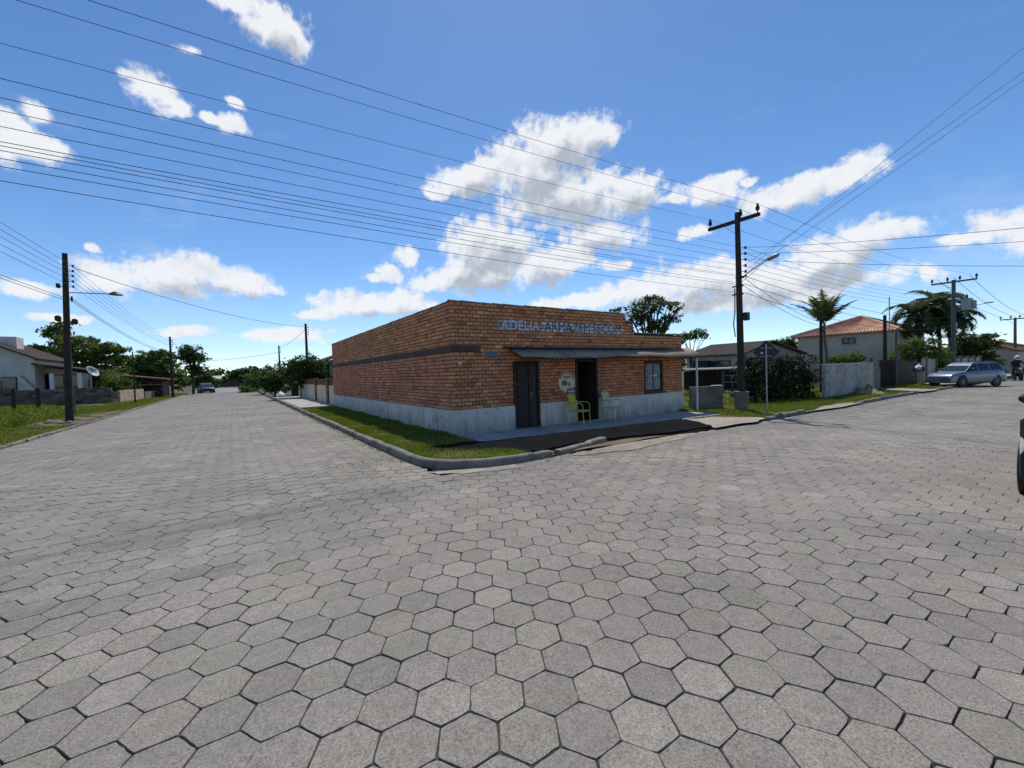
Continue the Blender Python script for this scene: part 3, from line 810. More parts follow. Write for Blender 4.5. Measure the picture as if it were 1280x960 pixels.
    # --- round painted emblem between the doors and a small plate near the corner
    mb = MB(); mb.lathe((3.82, -.008, 1.30), [(.32, -.006), (.32, .006)], 40, 'Y')
    e = build('round_sign', mb, M['emblem'], t)
    mb = MB(); cx, cz = 3.82, 1.30
    ring = []
    n = 40
    for (r0, r1, a0, a1) in ((.25, .30, 20, 160),):
        k = 18
        vs = [(cx + r*math.cos(R(a0 + (a1 - a0)*i/k)), -.016, cz + r*math.sin(R(a0 + (a1 - a0)*i/k))) for i in range(k + 1) for r in (r0, r1)]
        mb.add(vs, [(2*i, 2*i + 1, 2*i + 3, 2*i + 2) for i in range(k)])
    build('border', mb, M['emblemred'], e)
    mb = MB()
    mb.prism([(cx - .21, -.019, cz - .10), (cx - .02, -.019, cz - .12), (cx + .03, -.019, cz - .03), (cx - .06, -.019, cz + .06), (cx - .20, -.019, cz + .02)], (0, .004, 0))
    build('mark', mb, M['emblemgreen'], e)
    mb = MB(); mb.prism([(cx + .06, -.019, cz - .14), (cx + .15, -.019, cz - .11), (cx + .12, -.019, cz - .02), (cx + .05, -.019, cz - .05)], (0, .004, 0)); build('mark', mb, M['emblemgreen'], e)
    mb = MB(); mb.box((cx + .02, -.017, cz + .14), (.26, .004, .07)); build('mark', mb, M['emblemred'], e)
    mb = MB(); mb.box((cx + .17, -.02, cz - .28), (.34, .006, .15)); build('banner', mb, M['emblemviolet'], e)
    mb = MB(); mb.box((cx + .17, -.025, cz - .30), (.26, .003, .035)); build('mark', mb, M['paleletter'], e)
    mb = MB(); mb.box((1.16, -.012, 2.13), (.40, .02, .17), bev=.004); build('name_plate', mb, M['plate'], t)
    # cable clips / small lamp at the corner
    mb = MB(); mb.box((.20, -.022, 1.92), (.07, .05, .07), bev=.01); build('junction_box', mb, M['white'], t)
    return t

def make_chair(label, m, loc, rz):
    """steel-tube armchair with slatted seat and tall back"""
    t = thing('chair', label, 'chair', loc, rz, None)
    mb = MB()
    for i in range(5): mb.box((0, -.18 + i*.092, .425), (.44, .075, .016), bev=.005)
    build('seat', mb, M[m], t, True)
    mb = MB()
    mb.tube([(-.21, .21, .43), (-.205, .24, .62), (-.19, .28, .86), (-.12, .30, .93), (.12, .30, .93), (.19, .28, .86), (.205, .24, .62), (.21, .21, .43)], .0135, 8)
    build('back_frame', mb, M[m], t, True, True)
    mb = MB()
    for i in range(5):
        x = -.13 + i*.065
        mb.bar((x, .225, .50), (x, .285, .90), .05, .012)
    mb.bar((-.19, .228, .50), (.19, .228, .50), .03, .014)
    build('backrest', mb, M[m], t, True)
    for s in (-1, 1):
        mb = MB(); mb.tube([(s*.205, .245, .66), (s*.235, .10, .665), (s*.235, -.14, .655), (s*.23, -.205, .60), (s*.22, -.21, .44)], .0135, 8)
        build('armrest', mb, M[m], t, True, True)
        mb = MB(); mb.tube([(s*.21, -.20, .42), (s*.22, -.235, 0)], .0135, 8); build('leg', mb, M[m], t, True, True)
        mb = MB(); mb.tube([(s*.205, .20, .42), (s*.215, .27, 0)], .0135, 8); build('leg', mb, M[m], t, True, True)
    mb = MB(); mb.bar((-.21, -.2, .405), (.21, -.2, .405), .02); mb.bar((-.21, .2, .405), (.21, .2, .405), .02); mb.bar((-.212, -.2, .405), (-.212, .2, .405), .02); mb.bar((.212, -.2, .405), (.212, .2, .405), .02)
    build('seat_frame', mb, M[m], t, True)
    return t
# ------------------------------------------------------------------ poles and wires
def spool_rack(t, x, y, zs, sx, sy, local=False):
    for z in zs:
        mb = MB(); mb.bar((x, y, z), (x + sx*.13, y + sy*.13, z), .02)
        mb.lathe((x + sx*.12, y + sy*.12, z - .05), [(.02, 0), (.045, .01), (.03, .05), (.045, .09), (.02, .10)], 10)
        build('spool_insulator', mb, M['ceramic'], t)

def make_main_pole():
    x, y = 11.04, -1.55; zb = gzf(x)
    t = thing('utility_pole', 'tall dark utility pole with heavy crossarm and street lamp in a concrete collar', 'utility pole', (x, y, zb))
    mb = MB(); mb.tube([(x, y, zb - .3), (x, y, 2), (x - .03, y + .03, 7.25)], [.128, .118, .085], 14)
    build('shaft', mb, M['pole'], t, smooth=True)
    mb = MB(); mb.lathe((x, y, zb - .1), [(.21, 0), (.225, .3), (.25, .80), (.265, .82), (.265, .86), (.15, .87)], 18)
    build('collar', mb, M['greywall'], t)
    mb = MB(); mb.box((x + .0, -1.34, 6.96), (.11, 1.9, .12), bev=.01); build('crossarm', mb, M['pole'], t)
    mb = MB(); mb.bar((x, -1.0, 6.92), (x, y + .05, 6.45), .03, .012); build('brace', mb, M['steel'], t)
    for yy in (-.46, -1.62, -2.22):
        mb = MB(); mb.lathe((x, yy, 7.01), [(.018, 0), (.018, .10), (.07, .11), (.055, .16), (.075, .17), (.055, .24), (.03, .29), (.045, .31), (.03, .34)], 12)
        build('pin_insulator', mb, M['ceramic'], t)
    spool_rack(t, x + .05, y - .08, (5.95, 5.74, 5.52, 5.30, 5.08), .75, -.65)
    mb = MB(); mb.tube([(x, y - .1, 4.86), (x, y - .45, 5.06), (x - .0, y - 1.0, 5.30)], .022, 8)
    arm = build('lamp_arm', mb, M['steel'], t, smooth=True)
    mb = MB(); q = Vector((0, -1, .30)).to_track_quat('X', 'Z').to_matrix()
    prof = [(.0, .03), (.06, .065), (.2, .085), (.34, .08), (.42, .04)]
    vs, fs = [], []
    for xx, r in prof:
        for k in range(12):
            a = 2*math.pi*k/12; vs.append(Vector((x, y - .95, 5.285)) + q @ Vector((xx, r*math.cos(a)*1.25, r*math.sin(a)*.8)))
    for i in range(4):
        for k in range(12): fs.append((i*12 + k, i*12 + (k + 1) % 12, i*12 + 12 + (k + 1) % 12, i*12 + 12 + k))
    fs += [tuple(range(12)), tuple(range(48, 60))[::-1]]
    mb.add(vs, fs); build('lamp_head', mb, M['steel'], t, smooth=True)
    mb = MB(); mb.bar((x, y - .1, 4.70), (x, y - .75, 5.14), .012); build('stay', mb, M['steel'], t)
    for z, s in ((4.85, -1), (4.55, 1), (4.25, 1)):
        mb = MB(); mb.lathe((x, y, z), [(.135, 0), (.135, .05)], 14); mb.box((x + s*.03, y + s*.20, z + .025), (.05, .16, .05)); build('clamp', mb, M['black'], t)
    mb = MB(); mb.box((x + .02, y - .22, 3.42), (.18, .16, .30), bev=.02); build('junction_box', mb, M['black'], t)
    mb = MB(); mb.tube([(x - .05, y + .15, 4.5), (x - .05, y + .16, 3.6), (x - .05, y + .22, 3.2), (x - .05, y + .16, 2.7)], .02, 8); build('cable_loop', mb, M['black'], t)

def make_left_pole():
    b = Vector((-10.72, 16.6, .05)); tp = Vector((-10.56, 16.66, 7.5))
    t = thing('utility_pole', 'dark leaning utility pole on the far verge of the left street, lamp over the road', 'utility pole', b)
    mb = MB(); mb.tube([b - Vector((0, 0, .3)), b.lerp(tp, .3), tp], [.145, .125, .09], 14); build('shaft', mb, M['pole'], t, smooth=True)
    P = lambda z: b.lerp(tp, (z - b.z)/(tp.z - b.z))
    for z in (6.95, 6.72, 6.50, 6.26, 6.03):
        p = P(z); mb = MB(); mb.bar(p, p + Vector((.26, -.05, .02)), .018); mb.lathe(p + Vector((.25, -.05, -.03)), [(.02, 0), (.045, .01), (.03, .05), (.045, .09), (.02, .10)], 10)
        build('spool_insulator', mb, M['ceramic'], t)
    p = P(5.78); mb = MB(); mb.tube([p, p + Vector((.8, .0, .03)), p + Vector((1.45, 0, .06))], .02, 8); build('lamp_arm', mb, M['steel'], t, smooth=True)
    mb = MB(); mb.lathe(p + Vector((1.62, 0, .02)), [(.27, 0), (.24, .03), (.12, .12), (.03, .15)], 14); build('lamp_head', mb, M['black'], t, smooth=True)
    for s, z in ((-1, 4.62), (1, 4.50)):
        p = P(z); mb = MB(); mb.box(p + Vector((s*.26, -.02, 0)), (.18, .18, .26), bev=.05); build('junction_box', mb, M['black'], t)
    p = P(6.0); mb = MB(); mb.box(p + Vector((-.22, -.05, .05)), (.12, .12, .2), bev=.02); mb.bar(p, p + Vector((-.2, -.05, .05)), .03); build('photocell', mb, M['black'], t)
    p = P(5.5); mb = MB(); mb.bar(p, p + Vector((.2, -.05, 0)), .03); mb.lathe(p + Vector((.19, -.05, -.12)), [(.03, 0), (.04, .1), (.03, .24)], 8); build('clamp', mb, M['black'], t)

def plain_pole(x, y, h, label, r=.12, rack=True, m='pole', side=1, zb=None, arm=None):
    zb = gzf(x) if zb is None else zb
    t = thing('utility_pole', label, 'utility pole', (x, y, zb))
    mb = MB(); mb.tube([(x, y, zb - .2), (x, y, zb + h*.5), (x, y, zb + h)], [r, r*.85, r*.7], 10); build('shaft', mb, M[m], t, smooth=True)
    if rack:
        for k in range(4):
            z = zb + h - .35 - k*.22
            mb = MB(); mb.bar((x, y, z), (x + side*.2, y, z), .025); mb.lathe((x + side*.2, y, z - .05), [(.03, 0), (.05, .02), (.03, .06), (.05, .10)], 8); build('spool_insulator', mb, M['ceramic'], t)
    if arm:
        mb = MB(); mb.box((x, y, zb + h - .15), (.12, arm, .12)); build('crossarm', mb, M[m], t)
        for yy in (-arm/2 + .05, -.35, .35, arm/2 - .05):
            mb = MB(); mb.lathe((x, y + yy, zb + h - .09), [(.03, 0), (.03, .1), (.09, .12), (.06, .22), (.09, .24), (.03, .36)], 8); build('pin_insulator', mb, M['ceramic'], t)
        mb = MB(); mb.bar((x, y + arm*.3, zb + h - .2), (x, y, zb + h - .7), .03); build('brace', mb, M['steel'], t)
    return t

def make_other_poles():
    plain_pole(-9.92, 46.9, 6.5, 'slim dark utility pole standing before the far trees of the left street', .13)
    plain_pole(-11.35, 36.1, 4.3, 'short thin post beside the salmon brick wall', .06, False, 'pole')
    plain_pole(1.28, 33.7, 6.8, 'dark utility pole rising out of the round bush behind the shop', .14)
    plain_pole(.9, 56.4, 6.35, 'thin dark utility pole over the bushes further down the left street', .13)
    plain_pole(-9.7, 88, 6.2, 'tiny far utility pole near the end of the left street', .13, False)
    p = at_y(1026, 390, -.3); plain_pole(p.x, -.3, p.z + .1, 'short dark service pole just left of the slender palm', .10, True, 'pole')
    p = at_y(1106, 394, -.6); plain_pole(p.x, -.6, p.z + .1, 'rough square post beside the dark gate under the tiled house', .13, False, 'pole')
    p = at_y(1111, 404, -.6); plain_pole(p.x + .3, -.9, p.z - .4, 'pale concrete service post next to the dark gate', .10, False, 'poleconc')
    # pole with transformer
    p = at_y(1192, 350, -1.6); x, z = p.x, p.z
    t = plain_pole(x, -1.6, z + .1, 'concrete utility pole carrying a transformer beside the palm clump', .17, False, 'poleconc', arm=2.6)
    mb = MB(); c = (x - .1, -2.35, z - 2.55)
    mb.lathe(c, [(.32, 0), (.36, .04), (.36, .85), (.30, .92), (.12, .95)], 16)
    for k in range(6): mb.box((c[0] - .2 + .08*k, c[1] - .42, c[2] + .42), (.02, .16, .6))
    tr = build('transformer', mb, M['steel'], t)
    for s in (-.15, .15):
        mb = MB(); mb.lathe((c[0] + s, c[1], c[2] + .92), [(.05, 0), (.03, .05), (.06, .1), (.03, .2), (.05, .24), (.02, .34)], 8); build('bushing', mb, M['ceramic'], tr)
    mb = MB(); mb.box((x, -1.95, z - 1.7), (.08, .7, .08)); build('bracket', mb, M['steel'], t)
    mb = MB(); mb.tube([(x, -1.7, z - 2.6), (x, -2.7, z - 2.25), (x, -3.3, z - 2.15)], .025, 6); mb.box((x, -3.5, z - 2.1), (.14, .5, .1), bev=.03); build('lamp_arm', mb, M['steel'], t)
    p = at_y(1269, 397, -1.9); plain_pole(p.x, -1.9, p.z + .1, 'far concrete utility pole with crossarm down the right street', .16, True, 'poleconc', arm=2.4)
    # the pole of the same line on the near side of the left street, beyond the picture's edge
    t = plain_pole(-27, -1.7, 7.6, 'wooden utility pole with crossarm west of the crossing', .15, True, 'pole', arm=2.2)

WIRES = 0
def wire(p0, p1, sag, label, group, r=.009, n=18):
    p0, p1 = Vector(p0), Vector(p1); pts = []
    for i in range(n + 1):
        t = i/n; p = p0.lerp(p1, t); p.z -= 4*sag*t*(1 - t); pts.append(p)
    mb = MB(); mb.tube(pts, r, 5)
    o = build('overhead_wire', mb, M['wire'], smooth=True)
    return tag(o, label, 'wire', group)

def wire_fit(p0, px, py, Y, Xend, sag, label, group, r=.009):
    """from p0 to the line's pole at Xend; the height there follows from where the cable was sighted"""
    q = at_y(px, py, Y); p0 = Vector(p0)
    t = (q.x - p0.x)/(Xend - p0.x)
    zc = q.z + 4*sag*t*(1 - t); z1 = p0.z + (zc - p0.z)/t
    return wire(p0, (Xend, Y, z1), sag, label, group, r)

def make_wires():
    x, y = 11.04, -1.55
    L1 = 'bare high wire running left from the crossarm of the collared pole'
    for yy, px, py in ((-.46, 0, 54), (-1.62, 20, 0), (-2.22, 110, 0)):
        wire_fit((x, yy, 7.34), px, py, yy, -27, .45, L1, 'high wires left of the crossarm', .0042)
    L2 = 'thin black wire running left from the insulator rack of the collared pole'
    for k, py in enumerate((98, 122, 138, 158)):
        wire_fit((x - .05, y - .1, 5.95 - .22*k), 0, py, y - .1, -27, .4, L2, 'rack wires left of the collared pole', .0045)
    L3 = 'sagging telephone cable in the lowest bundle running left from the collared pole'
    for k, (z, py) in enumerate(((5.08, 177), (4.9, 182), (4.86, 188), (4.62, 198), (4.55, 208), (4.28, 226))):
        wire_fit((x - .05, y - .15, z), 0, py, y - .15, -27, .35 + .05*(k % 3), L3, 'telephone cables left of the collared pole', .005)
    p4 = at_y(1192, 350, -1.6)
    for yy, y4 in ((-.46, -.5), (-1.62, -1.3), (-2.22, -2.7)):
        wire((x, yy, 7.34), (p4.x, y4, p4.z + .25), .45, 'bare high wire between the collared pole and the transformer pole', 'high wires right of the collared pole', .006)
    for k in range(5):
        wire((x + .1, y - .15, 5.95 - .22*k), (p4.x, -1.7, p4.z - 1.2 - .22*k), .45, 'thin black wire from the insulator rack towards the transformer pole', 'rack wires right of the collared pole', .006)
    for k, z in enumerate((4.9, 4.62, 4.3)):
        wire((x + .05, y - .15, z), (p4.x, -1.7, p4.z - 3.0 - .3*k), .6 + .12*k, 'drooping telephone cable towards the transformer pole', 'telephone cables right of the collared pole', .009)
    p5 = at_y(1269, 397, -1.9)
    for k in range(3):
        wire((p4.x, -.7 - .9*k, p4.z + .2), (p5.x, -1.0 - .9*k, p5.z + .1), .5, 'far high wire between the transformer pole and the last pole', 'high wires beyond the transformer pole', .016)
    # across the street to the right, over the camera's side
    for z, py, dep in ((5.08, 52, 9.0), (5.3, 82, 8.6), (5.0, 92, 8.8)):
        q = at_depth(1280, py, dep); p0 = Vector((x + .05, y - .15, z)); d = q - p0
        wire(p0, p0 + d*1.7, .12, 'cable climbing steeply from the collared pole towards the upper right', 'cables crossing the right street', .006)
    for z, py, dep in ((5.95, 278, 10.5), (5.74, 296, 12.0), (5.52, 327, 12.5)):
        q = at_depth(1280, py, dep); p0 = Vector((x + .1, y - .15, z)); d = q - p0
        wire(p0, p0 + d*1.5, .15, 'nearly level cable leaving the collared pole to the right', 'level cables over the right street', .007)
    # service drops
    p = at_y(1026, 396, -.3)
    for k in range(2): wire((x, y - .1, 4.9 - .3*k), (p.x, -.3, p.z - .3 - .2*k), .2, 'service drop from the collared pole to the pole by the slender palm', 'service drops to the palm pole', .009)
    # left street line
    for k, z in enumerate((6.97, 6.74, 6.52, 6.28, 6.05)):
        wire((-10.33, 16.6, z), (-10.4, -22, z + .25), .5, 'thin wire leaving the leaning pole towards the left edge', 'rack wires of the leaning pole, near side', .007)
        wire((-10.33, 16.6, z), (-9.72, 46.9, 6.2 - .22*min(k, 3) - .02*k), .35, 'thin wire from the leaning pole down the left street', 'rack wires of the leaning pole, far side', .007)
    for k, z in enumerate((5.5, 5.4)):
        wire((-10.5, 16.6, z), (-10.6, -22, z + .1), .6, 'telephone cable leaving the leaning pole towards the left edge', 'telephone cables of the leaning pole, near side', .010)
        wire((-10.4, 16.6, z), (-9.85, 46.9, 4.9 - .15*k), .5, 'telephone cable from the leaning pole down the left street', 'telephone cables of the leaning pole, far side', .012)
    wire((-10.33, 16.6, 6.9), (1.28, 33.7, 6.5), .5, 'single wire crossing the left street from the leaning pole to the bush pole', None, .014)
    wire((1.28, 33.7, 6.3), (.9, 56.4, 6.1), .3, 'single wire between the two poles over the bushes', None, .016)
    wire((-9.9, 46.9, 6.2), (-9.7, 88, 6.0), .5, 'single far wire towards the tiny pole of the left street', None, .018)
    wire((-9.7, 88, 5.6), (.9, 56.4, 5.4), .3, 'far wire strung across the left street above the treeline', None, .022)

# ------------------------------------------------------------------ plants
def leaf_cloud(blobs, n, size, clump=.45, per=26, var=.22, flat=.0, thin=1.0):
    """blobs: (centre, rx, rz). Leaves gather in clumps set through each blob's volume."""
    vol = np.array([b[1]*b[1]*b[2] for b in blobs])**.75; vol = vol/vol.sum()
    P, T = [], []
    for b, w in zip(blobs, vol):
        k = max(3, int(n*w/per)); c = np.array(b[0])
        d = RNG.normal(size=(k, 3)); d /= np.linalg.norm(d, axis=1)[:, None]
        r = RNG.random(k)**.42
        r = r*(1 + .22*np.sin(d[:, 0]*5 + b[1]*9)*np.sin(d[:, 2]*6 + d[:, 1]*5))
        cc = c + d*r[:, None]*np.array([b[1], b[1], b[2]])
        cs = clump*(.4 + .9*RNG.random(k)); tone = 1 + RNG.normal(0, var, k)
        m = (per*(.5 + RNG.random(k))).astype(int)
        idx = np.repeat(np.arange(k), m)
        off = RNG.normal(size=(len(idx), 3))*cs[idx][:, None]*np.array([1, 1, .62 - .4*flat])*.55
        P.append(cc[idx] + off); T.append(tone[idx]*(1 + RNG.normal(0, .14, len(idx))))
    P = np.concatenate(P); T = np.clip(np.concatenate(T), .35, 2.0); n = len(P)
    nn = RNG.normal(size=(n, 3)); nn[:, 2] = np.abs(nn[:, 2])*1.1 + .25; nn /= np.linalg.norm(nn, axis=1)[:, None]
    a = np.cross(nn, RNG.normal(size=(n, 3))); a /= np.linalg.norm(a, axis=1)[:, None] + 1e-9
    bb = np.cross(nn, a); s = size*(.6 + .8*RNG.random(n))[:, None]
    V = np.stack([P - a*s, P + bb*s*.45*thin - nn*s*.12, P + a*s, P - bb*s*.45*thin - nn*s*.12], 1)
    col = np.stack([T*(1 + RNG.normal(0, .06, n)), T, T*(1 + RNG.normal(0, .06, n))], -1)
    return V.reshape(-1, 3), np.arange(n*4).reshape(n, 4), np.repeat(col, 4, 0)

def px_blobs(lst, dep):
    out = []
    for px, py, rx, ry in lst:
        c = at_depth(px, py, dep + random.uniform(-.3, .3)*rx*dep/520); out.append((tuple(c), rx*dep/520, ry*dep/520))
    return out

def tree(name, label, cat, lst, dep, base_px, n, size, mat='leaf_dark', clump=.5, r=.16, limbs=7, group=None, flat=0., per=26, zb=0.0, lean=0, var=.22):
    blobs = px_blobs(lst, dep)
    b = at_depth(base_px, 480, dep); b.z = zb
    t = thing(name, label, cat, b, 0, group)
    V, F, C = leaf_cloud(blobs, n, size, clump, per, var, flat)
    F = F[RNG.random(len(F)) < .84]
    link('crown', np_mesh('crown', V, [F], C), M[mat], t)
    mb = MB(); top = Vector(max(blobs, key=lambda q: q[1])[0])
    mid = b.lerp(top, .45) + Vector((random.uniform(-.15, .15), random.uniform(-.15, .15), 0))
    mb.tube([b - Vector((0, 0, .2)), b.lerp(mid, .5) + Vector((.05, 0, 0)), mid, top], [r*1.15, r, r*.75, r*.3], 8)
    for i in range(limbs):
        q = Vector(blobs[i % len(blobs)][0]) + Vector((random.uniform(-.5, .5), random.uniform(-.5, .5), random.uniform(-.2, .5)))*blobs[i % len(blobs)][1]
        s = b.lerp(mid, random.uniform(.7, 1)); mb.tube([s, s.lerp(q, .5) + Vector((0, 0, .12*(q - s).length)), q], [r*.5, r*.33, r*.1], 6)
    build('trunk', mb, M['trunk'], t, smooth=True)
    return t

def frond(base, az, el, L, droop, nl=26, lw=.05, ll=.5):
    """arched rachis with leaflets; returns verts/quads"""
    V, F = [], []
    pts = []; p = Vector(base); e = el
    n = 12
    for i in range(n + 1):
        pts.append(p.copy()); d = Vector((math.cos(az)*math.cos(e), math.sin(az)*math.cos(e), math.sin(e)))
        p = p + d*(L/n); e -= droop/n*(1 + i/n)
    for i in range(nl):
        t = .12 + .86*i/(nl - 1); k = min(int(t*n), n - 1); q = pts[k].lerp(pts[k + 1], t*n - k); d = (pts[k + 1] - pts[k]).normalized()
        sd = d.cross(Vector((0, 0, 1))).normalized(); up = sd.cross(d)
        l = ll*(math.sin(math.pi*min(.98, t*.8 + .15)))*random.uniform(.85, 1.1)
        for s in (-1, 1):
            dr = (sd*s*.85 + d*.55 - Vector((0, 0, 1))*random.uniform(.1, .45) + up*.15).normalized()
            w = d*lw
            o = len(V); V += [q - w*.5, q + w*.5, q + dr*l*.6 + w*.35 - Vector((0, 0, .03)), q + dr*l - Vector((0, 0, .12*l))]; F.append((o, o + 1, o + 2, o + 3))
    o = len(V)
    for i, q in enumerate(pts):
        w = .022*(1 - i/n) + .005; V += [q + Vector((0, 0, w)), q - Vector((0, 0, w))]
    for i in range(n): F.append((o + 2*i, o + 2*i + 1, o + 2*i + 3, o + 2*i + 2))
    return V, F

def palm(label, base, top, fr, L, el0, el1, droop, r=.1, ll=.5, group=None, lw=.05, nl=26, azs=None):
    base, top = Vector(base), Vector(top)
    t = thing('palm_tree', label, 'palm tree', base, 0, group)
    mb = MB(); n = 10
    pts = [base.lerp(top, i/n) + Vector((.05*math.sin(i*.6), .03*math.sin(i*.9), 0)) for i in range(n + 1)]; pts[0].z -= .2
    mb.tube(pts, [r*(1.25 - .45*i/n) for i in range(n + 1)], 10); build('trunk', mb, M['palmtrunk'], t, smooth=True)
    for i in range(fr):
        az = i*2.399 + random.uniform(-.2, .2); el = el0 + (el1 - el0)*(i/(fr - 1)) + random.uniform(-.1, .1)
        V, F = frond(pts[-1] + Vector((0, 0, -.05)), az, el, L*random.uniform(.85, 1.1), droop*random.uniform(.8, 1.2), nl, lw, ll)
        v = max(.5, random.gauss(1, .18)); me = np_mesh('frond', np.array([tuple(q) for q in V]), [np.array(F)], np.tile([v*1.0, v, v], (len(V), 1)))
        link('frond', me, M['palmleaf'], t)
    return t

def make_plants():
    tree('tree', 'broad dark tree with layered crown behind the white house', 'tree',
         [(58, 440, 26, 9), (96, 428, 24, 7), (128, 436, 26, 7), (68, 416, 15, 7), (50, 458, 24, 10), (105, 447, 38, 8), (138, 452, 18, 8), (110, 464, 36, 9), (82, 406, 8, 4)], 46, 95, 15000, .20, 'leaf_mid', .5, .3, 9, flat=.5)
    tree('bush', 'mid green bush leaning over the salmon brick wall', 'bush', [(132, 480, 24, 13), (112, 482, 16, 12), (150, 484, 14, 10), (128, 470, 14, 7)], 40, 132, 6000, .14, 'leaf_mid', .4, .1, 5)
    tree('tree', 'wide low dark tree behind the low tiled house', 'tree', [(172, 452, 26, 9), (200, 446, 24, 8), (165, 464, 24, 9), (210, 462, 24, 12), (190, 456, 28, 12), (215, 478, 20, 12), (180, 475, 22, 12)], 64, 195, 12000, .26, 'leaf_mid', .6, .3, 8, flat=.45)
    tree('tree', 'slender tree with small dense top beside the left street', 'tree', [(238, 438, 12, 7), (244, 447, 13, 8), (234, 446, 8, 6), (240, 460, 8, 7), (248, 466, 8, 6)], 58, 241, 3500, .20, 'leaf_dark', .5, .16, 9)
    tree('bush', 'green bush at the foot of the slender tree', 'bush', [(256, 472, 10, 8), (264, 478, 9, 7), (248, 480, 8, 8)], 66, 256, 2600, .24, 'leaf_mid', .5, .1, 4)
    tree('tree', 'umbrella shaped tree at the end of the left street', 'tree', [(297, 468, 12, 6), (306, 463, 9, 3), (288, 472, 9, 4), (310, 471, 10, 5)], 105, 299, 3000, .32, 'leaf_dark', .7, .25, 6, flat=.5)
    tree('tree', 'round dense dark tree growing over the cream boundary wall', 'tree', [(384, 456, 20, 15), (366, 464, 18, 13), (398, 465, 13, 13), (380, 474, 24, 11), (402, 478, 10, 8)], 34, 383, 9000, .12, 'leaf_dark', .35, .16, 7)
    tree('bush', 'tall rough bush below the thin pole of the left street', 'bush', [(342, 474, 17, 12), (356, 466, 14, 12), (330, 479, 13, 9), (350, 484, 20, 7)], 47, 343, 5200, .15, 'leaf_dark', .4, .12, 6)
    tree('bush', 'loose far bush at the left street bend', 'bush', [(318, 477, 11, 9), (325, 470, 9, 8), (313, 484, 10, 6)], 62, 318, 2600, .2, 'leaf_mid', .5, .12, 5)
    tree('bush', 'low yellow green bush at the edge of the left street', 'bush', [(311, 488, 8, 4), (304, 487, 6, 4)], 57, 309, 1200, .14, 'leaf_light', .4, .06, 3)
    tree('tree', 'bushy dark tree with bare limbs rising behind the shop parapet', 'tree', [(806, 384, 20, 12), (798, 397, 20, 10), (822, 380, 14, 9), (836, 385, 9, 7), (844, 380, 5, 4), (776, 388, 12, 4), (838, 399, 10, 7), (815, 406, 22, 10), (815, 373, 10, 5), (846, 392, 5, 5), (848, 384, 4, 4)], 27, 816, 6200, .085, 'leaf_dark', .24, .15, 26, zb=-.1, var=.3)
    tree('tree', 'small airy tree between the shop and the grey roof', 'tree', [(862, 420, 9, 5), (872, 416, 7, 4), (852, 424, 7, 5), (880, 420, 5, 3)], 31, 862, 1300, .10, 'leaf_mid', .3, .08, 8, zb=-.1)
    tree('tree', 'dark green tree behind the gable of the grey roofed house', 'tree', [(984, 434, 13, 8), (974, 430, 8, 5), (996, 442, 8, 6), (988, 426, 6, 4)], 44, 985, 3200, .16, 'leaf_dark', .45, .15, 6, zb=-.1)
    tree('bush', 'sunlit yellow green bush behind the whitewashed wall', 'bush', [(1052, 450, 15, 6), (1068, 448, 10, 6), (1042, 454, 8, 5)], 27.5, 1056, 3000, .085, 'leaf_light', .3, .08, 5, zb=-.1)
    tree('bush', 'tall dark garden bush behind the silver car', 'bush', [(1135, 446, 18, 18), (1158, 440, 18, 18), (1178, 455, 13, 16), (1126, 464, 12, 14), (1152, 466, 24, 12), (1145, 428, 10, 6)], 33, 1150, 11000, .10, 'leaf_mid', .38, .14, 7, zb=-.1)
    tree('shrub', 'dark climbing shrub against the whitewashed wall', 'shrub', [(1040, 478, 4, 10), (1042, 488, 6, 6)], 25, 1041, 900, .07, 'leaf_dark', .2, .04, 3, zb=-.1)
    tree('tree', 'dark spreading tree right of the transformer pole', 'tree', [(1214, 428, 18, 12), (1232, 430, 14, 8), (1206, 442, 12, 14), (1240, 420, 8, 3), (1222, 444, 14, 9)], 46, 1214, 6500, .17, 'leaf_dark', .5, .25, 8, zb=-.1, flat=.3)
    tree('tree', 'far dark tree at the end of the right street', 'tree', [(1262, 444, 14, 7), (1276, 448, 12, 8), (1252, 450, 9, 6)], 66, 1264, 3500, .26, 'leaf_dark', .6, .2, 5, zb=-.1)
    tree('bush', 'low green bush in front of the far gabled house', 'bush', [(1244, 453, 9, 5), (1236, 456, 7, 4)], 47, 1242, 1500, .15, 'leaf_mid', .4, .06, 3, zb=-.1)
    # hedge: clipped, dense, dark
    t = thing('hedge', 'tall dark clipped hedge beside the diamond sign', 'hedge', (16.2, -.9, -.1))
    blobs = []
    for k in range(9):
        x = 13.9 + k*.55; y = -.75 - .10*k*.9 + .5
        for z in (.35, 1.0, 1.6): blobs.append(((x, y, z), .52, .45))
    V, F, C = leaf_cloud(blobs, 15000, .055, .22, 26, .2); V[:, 2] = np.minimum(V[:, 2], 2.13 + .12*np.sin(V[:, 0]*5))
    link('crown', np_mesh('crown', V, [F], C), M['leaf_hedge'], t)
    mb = MB()
    for k in range(9): mb.tube([(13.9 + k*.55, -.3 - .09*k, -.15), (13.95 + k*.55, -.3 - .09*k, 1.7)], [.05, .02], 6)
    build('stem', mb, M['trunk'], t)
    # leafy plants in front of the hedge
    for px, py, d, h, lab in ((968, 503, 21.2, 1.5, 'tall leafy plant with pale blossom in front of the hedge'), (981, 502, 21.4, 1.25, 'broad leafy plant at the foot of the hedge'), (936, 499, 21.8, 1.1, 'leafy plant between the collared pole and the sign')):
        b = at_depth(px, py, d); b.z = -.05; t = thing('plant', lab, 'plant', b)
        P = []
        V, F, C = leaf_cloud([((b.x, b.y, h*.55), .42, h*.42), ((b.x + .15, b.y, h*.8), .28, h*.22)], 1100, .10, .22, 14, .3); link('foliage', np_mesh('foliage', V, [F], C), M['leaf_light' if h > 1.4 else 'leaf_mid'], t)
        mb = MB()
